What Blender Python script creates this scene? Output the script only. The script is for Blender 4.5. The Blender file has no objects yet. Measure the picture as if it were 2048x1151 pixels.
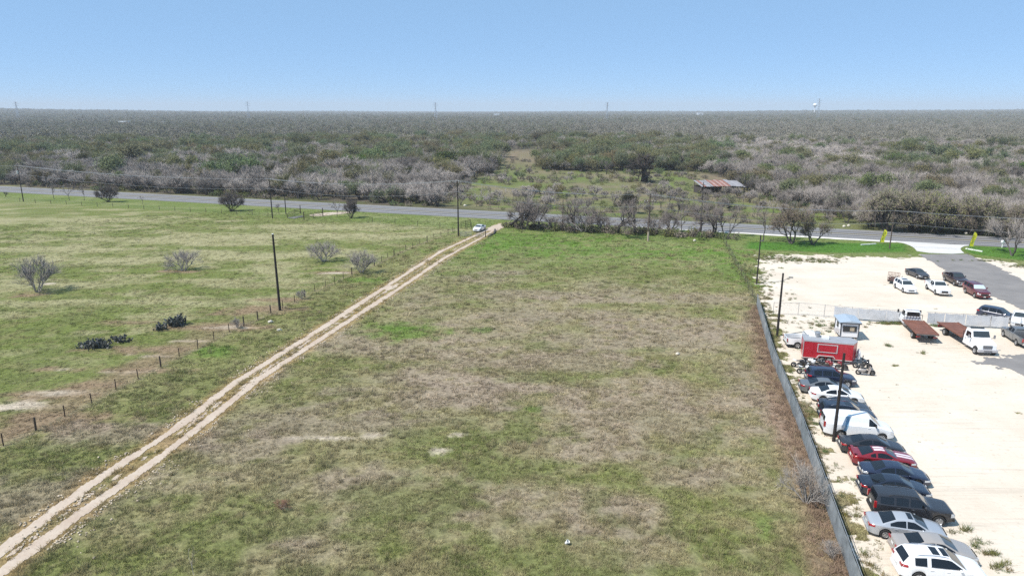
import bpy, bmesh, math, random
import numpy as np
from mathutils import Vector, Matrix
R = math.radians
S = bpy.context.scene
C = S.collection

# ------------------------------------------------------------------ camera, sky, sun, exposure
FPX, CAMH, HORIZ = 1400.0, 28.0, 219.0
TILT = math.atan((575.5 - HORIZ) / FPX)
cam = bpy.data.cameras.new('camera'); cam.sensor_width = 36.0; cam.lens = 36.0 * FPX / 2048.0
cam.clip_start = 0.5; cam.clip_end = 40000
camo = bpy.data.objects.new('camera', cam); C.objects.link(camo)
camo.location = (0, 0, CAMH); camo.rotation_euler = (math.pi / 2 - TILT, 0, 0)
S.camera = camo
SUN_EL, SUN_SHADOW = R(54), R(24)          # shadows fall towards +X, a little away from the camera
to_sun = Vector((-math.cos(SUN_SHADOW) * math.cos(SUN_EL), -math.sin(SUN_SHADOW) * math.cos(SUN_EL), math.sin(SUN_EL)))
W = bpy.data.worlds.new('World'); S.world = W; W.use_nodes = True
W.cycles.sampling_method = 'NONE'
nt = W.node_tree; nt.nodes.clear()
sky = nt.nodes.new('ShaderNodeTexSky'); sky.sky_type = 'NISHITA'; sky.sun_disc = False
sky.sun_elevation = SUN_EL; sky.sun_rotation = math.atan2(to_sun.x, to_sun.y)
sky.altitude = 100; sky.air_density = 0.42; sky.dust_density = 0.0; sky.ozone_density = 6.0
bg = nt.nodes.new('ShaderNodeBackground'); bg.inputs[1].default_value = 0.104
wo = nt.nodes.new('ShaderNodeOutputWorld')
mixs = nt.nodes.new('ShaderNodeMix'); mixs.data_type = 'RGBA'; mixs.inputs['Factor'].default_value = 0.6
mixs.inputs['B'].default_value = (3.2, 5.6, 8.5, 1)        # an even clear-day blue that flattens the gradient
nt.links.new(sky.outputs[0], mixs.inputs['A']); nt.links.new(mixs.outputs['Result'], bg.inputs[0]); nt.links.new(bg.outputs[0], wo.inputs[0])
sl = bpy.data.lights.new('sun', 'SUN'); sl.energy = 5.0; sl.angle = R(0.53); sl.color = (1.0, 0.955, 0.89)
so = bpy.data.objects.new('sun', sl); C.objects.link(so)
so.rotation_euler = to_sun.to_track_quat('Z', 'Y').to_euler(); so.location = (0, 0, 200)
S.view_settings.view_transform = 'Standard'; S.view_settings.look = 'None'
S.view_settings.exposure = 0.24; S.view_settings.gamma = 1.0
S.render.engine = 'CYCLES'
S.cycles.use_denoising = False
S.cycles.max_bounces = 5; S.cycles.diffuse_bounces = 2; S.cycles.glossy_bounces = 2; S.cycles.transparent_max_bounces = 6
S.cycles.volume_bounces = 0; S.cycles.sample_clamp_indirect = 4.0
S.render.film_transparent = False

# ------------------------------------------------------------------ pixel <-> ground
ct, st = math.cos(TILT), math.sin(TILT)
def G(x, y, z=0.0):
    u = (x - 1024) / FPX; v = -(y - 575.5) / FPX
    dz = -st + v * ct
    k = (z - CAMH) / dz
    return Vector((u * k, (ct + v * st) * k, z))
def PX(X, Y, Z=0.0):
    zc = Y * ct - (Z - CAMH) * st; yc = Y * st + (Z - CAMH) * ct
    return 1024 + FPX * X / zc, 575.5 - FPX * yc / zc
def HGT(x, yb, yt):
    p = G(x, yb); lo, hi = 0.0, 80.0
    for _ in range(40):
        m = (lo + hi) / 2
        if PX(p.x, p.y, m)[1] > yt: lo = m
        else: hi = m
    return lo

# ------------------------------------------------------------------ numpy noise, polygons
def _h(ix, iy, s):
    n = (ix.astype(np.int64) * 374761393 + iy.astype(np.int64) * 668265263 + s * 982451653) & 0xFFFFFFFF
    n = ((n ^ (n >> 13)) * 1274126177) & 0xFFFFFFFF
    return ((n ^ (n >> 16)) & 0xFFFF) / 65535.0
def vn(x, y, s=0):
    x = np.asarray(x, float); y = np.asarray(y, float)
    ix, iy = np.floor(x), np.floor(y); fx, fy = x - ix, y - iy
    fx = fx * fx * (3 - 2 * fx); fy = fy * fy * (3 - 2 * fy)
    a, b = _h(ix, iy, s), _h(ix + 1, iy, s); c, d = _h(ix, iy + 1, s), _h(ix + 1, iy + 1, s)
    return (a * (1 - fx) + b * fx) * (1 - fy) + (c * (1 - fx) + d * fx) * fy
def fbm(x, y, s=0, o=4):
    t = 0; a = 0.5; n = 0
    for i in range(o):
        t = t + a * vn(np.asarray(x) * 2 ** i + 17.3 * i, np.asarray(y) * 2 ** i - 9.1 * i, s + i); n += a; a *= 0.5
    return t / n
def sm(a, b, x):
    t = np.clip((np.asarray(x, float) - a) / (b - a), 0, 1); return t * t * (3 - 2 * t)
def dist_line(x, y, pts):
    d = np.full(np.shape(x), 1e9)
    for (ax, ay), (bx, by) in zip(pts[:-1], pts[1:]):
        vx, vy = bx - ax, by - ay; L2 = vx * vx + vy * vy + 1e-9
        t = np.clip(((x - ax) * vx + (y - ay) * vy) / L2, 0, 1)
        d = np.minimum(d, np.hypot(x - ax - t * vx, y - ay - t * vy))
    return d
def in_poly(x, y, pts):
    c = np.zeros(np.shape(x), bool); n = len(pts)
    for i in range(n):
        (ax, ay), (bx, by) = pts[i], pts[(i + 1) % n]
        cond = ((ay > y) != (by > y)) & (x < (bx - ax) * (y - ay) / (by - ay + 1e-12) + ax)
        c ^= cond
    return c
def sdf(x, y, pts):          # positive inside
    d = dist_line(x, y, list(pts) + [pts[0]])
    return np.where(in_poly(x, y, pts), d, -d)
def g2(*pl): return [tuple(G(a, b).xy) for a, b in pl]
def yline(pts, y):           # x on a polyline at a given y (pts sorted by y)
    ys = np.array([p[1] for p in pts]); xs = np.array([p[0] for p in pts]); o = np.argsort(ys)
    ys, xs = ys[o], xs[o]
    r = np.interp(y, ys, xs)
    k0 = (xs[1] - xs[0]) / (ys[1] - ys[0]); k1 = (xs[-1] - xs[-2]) / (ys[-1] - ys[-2])
    return np.where(y < ys[0], xs[0] + k0 * (y - ys[0]), np.where(y > ys[-1], xs[-1] + k1 * (y - ys[-1]), r))

# ------------------------------------------------------------------ mesh helpers
class MB:
    def __init__(s): s.v = []; s.f = []
    def add(s, vs, fs):
        o = len(s.v); s.v += [tuple(v) for v in vs]; s.f += [tuple(i + o for i in f) for f in fs]; return s
    def box(s, c, d, rz=0.0, tx=0.0):
        x, y, z = d[0] / 2, d[1] / 2, d[2] / 2
        M = Matrix.Translation(c) @ Matrix.Rotation(rz, 4, 'Z') @ Matrix.Rotation(tx, 4, 'Y')
        vs = [M @ Vector(p) for p in ((-x, -y, -z), (x, -y, -z), (x, y, -z), (-x, y, -z), (-x, -y, z), (x, -y, z), (x, y, z), (-x, y, z))]
        return s.add(vs, [(0, 3, 2, 1), (4, 5, 6, 7), (0, 1, 5, 4), (1, 2, 6, 5), (2, 3, 7, 6), (3, 0, 4, 7)])
    def tube(s, p0, p1, r0, r1=None, n=8, cap=True):
        r1 = r0 if r1 is None else r1
        p0, p1 = Vector(p0), Vector(p1); d = (p1 - p0)
        if d.length < 1e-6: return s
        d.normalize(); a = d.orthogonal().normalized(); b = d.cross(a)
        vs = []
        for p, r in ((p0, r0), (p1, r1)):
            for i in range(n):
                t = 2 * math.pi * i / n; vs.append(p + (a * math.cos(t) + b * math.sin(t)) * r)
        fs = [(i, (i + 1) % n, n + (i + 1) % n, n + i) for i in range(n)]
        if cap: fs += [tuple(range(n - 1, -1, -1)), tuple(range(n, 2 * n))]
        return s.add(vs, fs)
    def path(s, pts, r, n=6):
        for a, b in zip(pts[:-1], pts[1:]): s.tube(a, b, r, r, n, True)
        return s
    def ring(s, c, axis, R0, r, n=18, m=6):     # torus
        ax = Vector(axis).normalized(); a = ax.orthogonal().normalized(); b = ax.cross(a); vs = []; fs = []
        for i in range(n):
            t = 2 * math.pi * i / n; e = a * math.cos(t) + b * math.sin(t)
            for j in range(m):
                q = 2 * math.pi * j / m; vs.append(Vector(c) + e * (R0 + r * math.cos(q)) + ax * (r * math.sin(q)))
        for i in range(n):
            for j in range(m):
                fs.append((i * m + j, ((i + 1) % n) * m + j, ((i + 1) % n) * m + (j + 1) % m, i * m + (j + 1) % m))
        return s.add(vs, fs)
    def lathe(s, prof, c, axis='Y', n=20):      # prof: (radius, offset)
        vs = []; fs = []; m = len(prof)
        for i in range(n):
            t = 2 * math.pi * i / n; q, w = math.cos(t), math.sin(t)
            for r, o in prof:
                vs.append((c[0] + r * q, c[1] + o, c[2] + r * w) if axis == 'Y' else (c[0] + r * q, c[1] + r * w, c[2] + o))
        for i in range(n):
            for j in range(m - 1):
                a = i * m + j; b = ((i + 1) % n) * m + j; fs.append((a, a + 1, b + 1, b))
        return s.add(vs, fs)
    def ell(s, c, d, rz=0.0, n=8, m=5):
        vs = []; fs = []; M = Matrix.Translation(c) @ Matrix.Rotation(rz, 4, 'Z')
        for j in range(m + 1):
            a = math.pi * j / m
            for i in range(n):
                t = 2 * math.pi * i / n
                vs.append(M @ Vector((d[0] * math.sin(a) * math.cos(t), d[1] * math.sin(a) * math.sin(t), d[2] * math.cos(a))))
        for j in range(m):
            for i in range(n): fs.append((j * n + i, (j + 1) * n + i, (j + 1) * n + (i + 1) % n, j * n + (i + 1) % n))
        return s.add(vs, fs)
    def prism(s, pts, y0, y1):                  # side outline (x,z) extruded over y
        n = len(pts); vs = [(x, y0, z) for x, z in pts] + [(x, y1, z) for x, z in pts]
        fs = [tuple(range(n)), tuple(range(2 * n - 1, n - 1, -1))] + [(i, n + i, n + (i + 1) % n, (i + 1) % n) for i in range(n)]
        return s.add(vs, fs)
    def grid(s, P, flip=False):
        n = len(P[0]); vs = [p for r in P for p in r]; fs = []
        for i in range(len(P) - 1):
            for j in range(n - 1):
                q = (i * n + j, i * n + j + 1, (i + 1) * n + j + 1, (i + 1) * n + j); fs.append(q[::-1] if flip else q)
        return s.add(vs, fs)
    def mesh(s, name, mat, smooth=None):
        me = bpy.data.meshes.new(name); me.from_pydata(s.v, [], s.f); me.materials.append(mat)
        if smooth is not None:
            me.polygons.foreach_set('use_smooth', [True] * len(me.polygons))
            me.set_sharp_from_angle(angle=R(smooth))
        me.update(); return me
    def build(s, name, mat, parent=None, smooth=None): return obj(name, s.mesh(name, mat, smooth), parent)
def obj(name, me, parent=None):
    o = bpy.data.objects.new(name, me); C.objects.link(o)
    if parent: o.parent = parent
    return o
def np_mesh(name, v, f, mat, k=4):
    me = bpy.data.meshes.new(name); v = np.asarray(v, np.float32); f = np.asarray(f, np.int32)
    me.vertices.add(len(v)); me.vertices.foreach_set('co', v.ravel())
    me.loops.add(f.size); me.loops.foreach_set('vertex_index', f.ravel())
    me.polygons.add(len(f)); me.polygons.foreach_set('loop_start', np.arange(len(f), dtype=np.int32) * k)
    me.update(calc_edges=True); me.materials.append(mat); return me
def tag(o, label=None, cat=None, group=None, kind=None):
    if label: o['label'] = label
    if cat: o['category'] = cat
    if group: o['group'] = group
    if kind: o['kind'] = kind
    return o
def thing(name, label, cat, loc=(0, 0, 0), rz=0.0, group=None):
    o = bpy.data.objects.new(name, None); C.objects.link(o); o.empty_display_size = 0.2
    o.location = loc; o.rotation_euler = (0, 0, rz); return tag(o, label, cat, group)
def dup(root, loc, rz, sc=1.0, label=None, group=None):
    r = root.copy(); C.objects.link(r); r.location = loc; r.rotation_euler = (0, 0, rz)
    r.scale = (sc, sc, sc) if not isinstance(sc, tuple) else sc
    if label: r['label'] = label
    if group: r['group'] = group
    for ch in list(root.children):
        c = ch.copy(); C.objects.link(c); c.parent = r
        for g in list(ch.children):
            d = g.copy(); C.objects.link(d); d.parent = c
    return r

# ------------------------------------------------------------------ materials
def mat(name, col, rough=0.7, metal=0.0, coat=0.0, var=0.0, vscale=4.0, bump=0.0, bscale=20.0, spec=0.5, col2=None, trans=0.0):
    m = bpy.data.materials.new(name); m.use_nodes = True; n = m.node_tree.nodes; l = m.node_tree.links
    b = n['Principled BSDF']; b.inputs['Base Color'].default_value = (*col, 1); b.inputs['Roughness'].default_value = rough
    b.inputs['Metallic'].default_value = metal; b.inputs['Coat Weight'].default_value = coat; b.inputs['Coat Roughness'].default_value = 0.04
    b.inputs['Specular IOR Level'].default_value = spec
    if var or col2:
        tc = n.new('ShaderNodeTexCoord'); no = n.new('ShaderNodeTexNoise'); no.inputs['Scale'].default_value = vscale; no.inputs['Detail'].default_value = 6
        no.inputs['Roughness'].default_value = 0.65
        l.new(tc.outputs['Object'], no.inputs['Vector'])
        mx = n.new('ShaderNodeMix'); mx.data_type = 'RGBA'
        cr = n.new('ShaderNodeMapRange'); cr.inputs[1].default_value = 0.32; cr.inputs[2].default_value = 0.68
        l.new(no.outputs['Fac'], cr.inputs[0]); l.new(cr.outputs[0], mx.inputs['Factor'])
        a = tuple(c * (1 - var) for c in col); z = col2 if col2 else tuple(min(1, c * (1 + var)) for c in col)
        mx.inputs['A'].default_value = (*a, 1); mx.inputs['B'].default_value = (*z, 1)
        l.new(mx.outputs['Result'], b.inputs['Base Color'])
    if bump:
        tc = n.new('ShaderNodeTexCoord'); no = n.new('ShaderNodeTexNoise'); no.inputs['Scale'].default_value = bscale; no.inputs['Detail'].default_value = 5
        bp = n.new('ShaderNodeBump'); bp.inputs['Strength'].default_value = bump; bp.inputs['Distance'].default_value = 0.05
        l.new(tc.outputs['Object'], no.inputs['Vector']); l.new(no.outputs['Fac'], bp.inputs['Height']); l.new(bp.outputs[0], b.inputs['Normal'])
    return m
def tint_mat(name, col, rough=0.9, translucent=0.0, soft=0.0, spread=.22):     # colour times the thing's own tint, varied per plant
    m = bpy.data.materials.new(name); m.use_nodes = True; n = m.node_tree.nodes; l = m.node_tree.links
    b = n['Principled BSDF']; b.inputs['Roughness'].default_value = rough; b.inputs['Specular IOR Level'].default_value = 0.15
    at = n.new('ShaderNodeAttribute'); at.attribute_type = 'INSTANCER'; at.attribute_name = 'tint'
    ge = n.new('ShaderNodeNewGeometry'); mr = n.new('ShaderNodeMapRange'); mr.inputs[3].default_value = 1 - spread; mr.inputs[4].default_value = 1 + spread
    l.new(ge.outputs['Random Per Island'], mr.inputs[0])
    mu = n.new('ShaderNodeMix'); mu.data_type = 'RGBA'; mu.blend_type = 'MULTIPLY'; mu.inputs['Factor'].default_value = 1; mu.inputs['B'].default_value = (*col, 1)
    vm = n.new('ShaderNodeVectorMath'); vm.operation = 'SCALE'
    l.new(at.outputs['Color'], mu.inputs['A']); l.new(mu.outputs['Result'], vm.inputs[0]); l.new(mr.outputs[0], vm.inputs['Scale'])
    l.new(vm.outputs[0], b.inputs['Base Color'])
    if soft:      # fine twigs and blades round off their shading: bend the normal towards the sky
        sc_ = n.new('ShaderNodeVectorMath'); sc_.operation = 'MULTIPLY_ADD'; sc_.inputs[1].default_value = (1 - soft,) * 3; sc_.inputs[2].default_value = (0, 0, soft)
        nn = n.new('ShaderNodeVectorMath'); nn.operation = 'NORMALIZE'
        l.new(ge.outputs['Normal'], sc_.inputs[0]); l.new(sc_.outputs[0], nn.inputs[0]); l.new(nn.outputs[0], b.inputs['Normal'])
    if translucent:
        tr = n.new('ShaderNodeBsdfTranslucent'); ms = n.new('ShaderNodeMixShader'); ms.inputs[0].default_value = translucent
        l.new(vm.outputs[0], tr.inputs[0]); l.new(b.outputs[0], ms.inputs[1]); l.new(tr.outputs[0], ms.inputs[2])
        l.new(ms.outputs[0], n['Material Output'].inputs[0])
    return m
M = {}
M['white'] = mat('white_paint', (.78, .79, .80), .32, 0, .4, var=.03, vscale=2)
M['black'] = mat('black_paint', (.022, .023, .028), .35, 0, .5)
M['navy'] = mat('navy_paint', (.018, .026, .055), .28, .1, .6)
M['darknavy'] = mat('dark_navy_paint', (.013, .018, .034), .28, .1, .6)
M['silver'] = mat('silver_paint', (.46, .48, .51), .3, .35, .5)
M['grey'] = mat('grey_paint', (.17, .18, .19), .3, .35, .5)
M['darkgrey'] = mat('dark_grey_paint', (.06, .06, .065), .3, .3, .5)
M['champ'] = mat('champagne_paint', (.42, .38, .345), .32, .3, .5)
M['red'] = mat('red_paint', (.19, .010, .018), .28, 0, .6)
M['burg'] = mat('burgundy_paint', (.115, .012, .018), .3, .1, .6)
M['brownblack'] = mat('brown_black_paint', (.035, .017, .017), .3, .1, .6)
M['glass'] = mat('tinted_glass', (.008, .010, .013), .06, 0, 0, spec=.6)
M['clearglass'] = mat('windshield_glass', (.035, .045, .05), .05, 0, 0, spec=.7)
M['tyre'] = mat('tyre_rubber', (.018, .018, .018), .9)
M['rim'] = mat('alloy_rim', (.42, .43, .45), .35, .7)
M['chrome'] = mat('chrome_trim', (.6, .6, .62), .2, .9)
M['plastic'] = mat('black_plastic', (.02, .02, .021), .6)
M['tail'] = mat('red_lens', (.35, .008, .012), .2, 0, .5)
M['head'] = mat('clear_lens', (.62, .63, .64), .15, .2, .5)
M['plate'] = mat('license_plate', (.7, .7, .68), .5)
M['stripe'] = mat('pink_white_stripe', (.72, .62, .64), .35, 0, .4)
M['trailerred'] = mat('red_trailer_panel', (.40, .014, .026), .38, 0, .3, var=.08, vscale=1.5)
M['alu'] = mat('aluminium_trim', (.62, .60, .60), .4, .4)
M['roofgrey'] = mat('grey_trailer_roof', (.33, .34, .36), .55, .1, var=.12, vscale=1.5)
M['boothwall'] = mat('white_booth_wall', (.72, .72, .74), .6, var=.05)
M['boothroof'] = mat('blue_grey_roof', (.40, .47, .54), .45, .2, var=.1)
M['boothtrim'] = mat('dark_booth_trim', (.05, .055, .065), .6)
M['rust'] = mat('rusty_deck_steel', (.185, .075, .048), .75, .1, var=.25, vscale=1.2, bump=.2)
M['steel'] = mat('grey_steel', (.16, .16, .16), .6, .4, var=.2)
M['frame'] = mat('dark_chassis', (.03, .03, .03), .7)
M['sunshade'] = mat('silver_sunshade', (.62, .70, .72), .3, .3)
M['poleblack'] = mat('creosoted_pole', (.022, .018, .016), .85, var=.3, vscale=6, bump=.3)
M['pole'] = mat('weathered_pole_wood', (.085, .062, .05), .9, var=.3, vscale=5, bump=.3)
M['polepale'] = mat('pale_pole_butt', (.36, .30, .22), .9, var=.2)
M['wire'] = mat('aluminium_conductor', (.34, .34, .35), .5, .5)
M['fencewire'] = mat('galvanised_wire', (.22, .21, .20), .5, .6)
M['post'] = mat('weathered_cedar_post', (.075, .055, .042), .9, var=.35, vscale=8)
M['tpost'] = mat('rusty_steel_post', (.06, .035, .028), .8, .2)
M['galv'] = mat('galvanised_steel', (.36, .37, .38), .45, .5)
M['fabric'] = mat('grey_privacy_fabric', (.215, .235, .245), .8, var=.3, vscale=1.1, bump=.5, bscale=3)
M['fabric2'] = mat('faded_privacy_fabric', (.26, .275, .28), .8, var=.3, vscale=.7, bump=.8, bscale=2)
M['fabric3'] = mat('dark_privacy_fabric', (.175, .2, .21), .8, var=.3, vscale=.9, bump=.8, bscale=2.5)
M['barnpink'] = mat('part_rusted_roof_sheet', (.36, .24, .21), .65, .1, var=.3, vscale=1.0)
M['tarp'] = mat('white_privacy_tarp', (.52, .53, .55), .75, var=.1, vscale=1.2, bump=.5, bscale=2.5)
M['yellow'] = mat('yellow_flag_cloth', (.85, .80, .04), .7)
M['ink'] = mat('dark_print', (.03, .035, .03), .8)
M['concrete'] = mat('pale_concrete', (.58, .56, .53), .85, var=.07, vscale=.5)
M['kerbwhite'] = mat('white_painted_kerb', (.78, .77, .72), .8, var=.06)
M['barnrust'] = mat('rusted_roof_sheet', (.27, .12, .09), .7, .1, var=.35, vscale=1.0)
M['barngalv'] = mat('weathered_roof_sheet', (.33, .31, .315), .55, .25, var=.2, vscale=.8)
M['barnwood'] = mat('old_barn_wood', (.06, .05, .045), .9, var=.35)
M['plasticwhite'] = mat('white_plastic', (.75, .75, .73), .5)
M['stone'] = mat('pale_stone', (.6, .55, .46), .9, var=.15)
M['bark'] = mat('grey_bark', (.105, .09, .08), .95, var=.35, vscale=3, bump=.3)
M['darkbark'] = mat('dark_bark', (.035, .029, .026), .95, var=.35, vscale=3)
M['palebark'] = mat('pale_bark', (.34, .31, .28), .95, var=.25, vscale=4)
M['cactus'] = mat('dark_cactus_pad', (.022, .026, .024), .6, col2=(.10, .105, .095), vscale=9)
M['lattice'] = mat('galvanised_lattice', (.52, .55, .58), .5, .4)
M['tank'] = mat('white_tank', (.85, .86, .87), .5)
M['twig'] = tint_mat('grey_twigs', (1, 1, 1), .95, 0.0, .55)
M['farcrown'] = tint_mat('far_crowns', (1, 1, 1), .95, 0.0, .72, .1)
M['leaf'] = tint_mat('spring_leaves', (1, 1, 1), .8, .25, .45)
M['blade'] = tint_mat('grass_blades', (1, 1, 1), .8, .2, .5)
#PART2
# ------------------------------------------------------------------ layout lines on the ground
POSTS = [(7, 891), (72, 861), (130, 833), (184, 808), (232, 779), (277, 758), (322, 734), (359, 714.5), (395.5, 697), (428, 680), (459, 664), (488, 651),
         (516, 640), (542, 627), (565.5, 616), (589.6, 605.5), (609.5, 595), (630, 583.6), (650.5, 574), (669, 566), (687, 557), (704, 549), (728, 540), (748.7, 531.5), (763, 524),
         (776, 517.5), (788, 512), (800, 506), (811.7, 500), (825, 494.5), (839, 489), (854, 483.5), (868, 478), (882, 473), (896, 469), (908, 467.5)]
FL = g2(*POSTS)
LR = g2((-60, 1150), (0, 1103), (191, 961), (347, 860), (479, 759), (643, 657), (769, 575), (883, 502), (951, 471), (985, 455), (1003, 446))
RR = g2((-60, 1190), (0, 1146), (175, 1016), (301, 928), (391, 860), (514, 760), (678, 654), (801, 575), (890, 515), (960, 477), (992, 458), (1012, 447))
TRK = [((a[0] + b[0]) / 2, (a[1] + b[1]) / 2) for a, b in zip(LR, RR)]
FR = g2((1698, 1151), (1598, 860), (1543, 720), (1513, 612))                       # privacy fence
FR.insert(0, (float(yline(FR, np.array(24.0))), 24.0))
FR2 = g2((1513, 612), (1488, 560), (1466, 518), (1447, 483))                       # overgrown wire fence
RF = g2((0, 370), (1024, 425.5), (2048, 473)); RN = g2((0, 385), (1000, 438), (1560, 470), (2048, 495))
rdir = Vector((RF[2][0] - RF[0][0], RF[2][1] - RF[0][1])).normalized(); rnor = Vector((-rdir.y, rdir.x))   # away from camera
RC = (Vector(RF[1]) + Vector(RN[1])) / 2; RW = 6.6
def road_off(x, y): return (x - RC.x) * rnor.x + (y - RC.y) * rnor.y                # signed distance from the centre line
LOT = [(p[0] + .15, p[1]) for p in FR] + g2((1500, 575), (1487, 530), (1478, 506), (1560, 504), (1690, 509), (1760, 510), (1835, 508), (1935, 509), (2048, 527)) + [(190, 108), (190, 24)]
DRIVE = g2((1829, 505), (1933, 508), (1990, 530), (2048, 563)) + [(130, 84), (130, 74)] + g2((2048, 619), (1984, 592), (1925, 560), (1880, 535), (1853, 517))
APRON = g2((1745, 481), (1800, 484), (1826, 493), (1836, 505), (1931, 508.5), (1921, 500), (1921, 496), (1932, 491), (1990, 490), (2046, 494), (1700, 476))
CLEAR = g2((880, 410), (905, 374), (985, 347), (1012, 300), (1078, 298), (1085, 340), (1180, 344), (1290, 339), (1400, 345), (1470, 358), (1500, 385), (1560, 408), (1650, 425), (1740, 448), (1730, 460), (1400, 442), (1100, 428))
def terrain(x, y):
    az = np.asarray(x) / np.maximum(np.asarray(y), 50.0)
    return sm(1300, 4600, y) * (22 * (az / .72) ** 2 + 20 * (fbm(np.asarray(x) / 900, np.asarray(y) / 900, 5, 3) - .5))

PATCH = [  # px, py, half sizes in metres, kind: m mauve dead grass, g green, d dirt, c caliche, l lush, s straw
    (860, 790, 9, 5, 'm'), (620, 850, 9, 4, 'm'), (960, 780, 7, 4, 'm'), (1060, 590, 8, 3, 'm'), (1190, 598, 8, 2.2, 'm'), (1400, 598, 9, 3, 'm'), (1100, 630, 12, 3, 'm'),
    (1130, 725, 7, 3, 'm'), (950, 560, 7, 2.5, 'm'), (1320, 680, 10, 5, 'm'), (1020, 545, 6, 2, 'm'), (1530, 800, 2.5, 14, 'm'), (1250, 830, 7, 5, 'm'), (700, 960, 5, 3, 'm'), (500, 900, 5, 3, 'm'),
    (980, 880, 7, 3, 'g'), (1000, 930, 6, 2.5, 'g'), (800, 665, 6, 2.5, 'l'), (780, 655, 3, 2, 'l'), (1100, 755, 5, 1.4, 'g'), (950, 660, 2, 1.2, 'l'), (1530, 1055, 1.0, .8, 'l'), (1300, 700, 3, 1, 'g'), (1040, 870, 4, 2, 'g'), (1460, 540, 3, 10, 'l'),
    (800, 1000, 6, 3, 'g'), (1200, 1120, 8, 2, 'g'), (1500, 1130, 6, 2, 'g'), (730, 560, 4, 2, 'l'), (900, 520, 5, 2, 'g'), (560, 1060, 5, 2, 'g'), (1064, 818, .7, .7, 'l'),
    (660, 875, 2.6, .45, 'c'), (735, 872, 1.2, .4, 'c'), (880, 902, .8, .3, 'c'), (915, 868, .7, .3, 'c'),
    (330, 700, 7, 1.6, 'd'), (250, 740, 6, 1.3, 'd'), (120, 790, 5, 1.5, 'd'), (60, 840, 6, 2.4, 'd'), (190, 770, 4, 1.4, 'd'), (430, 655, 7, 1.5, 'd'), (500, 620, 6, 2, 'd'), (670, 545, 4, 1.1, 'd'), (270, 645, 3, 1.2, 'd'), (110, 738, 3, .8, 'd'), (560, 600, 4, 1.5, 'd'), (60, 590, 3, 2, 'd'), (355, 543, 3, 1, 'd'),
    (50, 812, 5.0, 1.0, 'c'), (150, 785, 3.2, .6, 'c'), (240, 745, 2.6, .5, 'c'), (450, 655, 2.4, .45, 'c'), (125, 738, 1.4, .35, 'c'), (212, 728, .9, .3, 'c'), (310, 712, 2.6, .5, 'c'), (140, 790, 1.6, .4, 'c'), (390, 682, 2.4, .5, 'c'), (20, 815, 2.4, .7, 'c'), (672, 546, 2.4, .5, 'c'), (95, 567, 1.2, .5, 'c'),
    (560, 470, 20, 6, 's'), (750, 475, 14, 5, 's'), (350, 480, 25, 5, 's'), (150, 440, 25, 6, 's'), (500, 510, 20, 4, 's'), (250, 520, 18, 3.5, 's'), (650, 455, 25, 5, 's'), (60, 500, 18, 3, 's'),
    (880, 440, 6, 4, 's'), (1200, 500, 30, 6, 'l'), (1050, 480, 18, 8, 'l'), (1380, 510, 10, 8, 'l'), (1250, 545, 16, 6, 'g'),
    (40, 1010, 6, 4, 'm'), (200, 870, 5, 2, 'm'), (700, 640, 4, 2, 'g'), (90, 915, 5, 2, 'g'), (850, 480, 8, 3, 'g'), (400, 705, 3, 1.5, 'l'), (420, 700, 3, 1.2, 'l')]
PAL = {'m': (.215, .172, .128), 'g': (.11, .122, .042), 'd': (.185, .135, .085), 'c': (.47, .40, .31), 'l': (.078, .138, .022), 's': (.25, .228, .128)}
PATCHW = [(G(a, b).xy, rx, ry, k) for a, b, rx, ry, k in PATCH]
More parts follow.
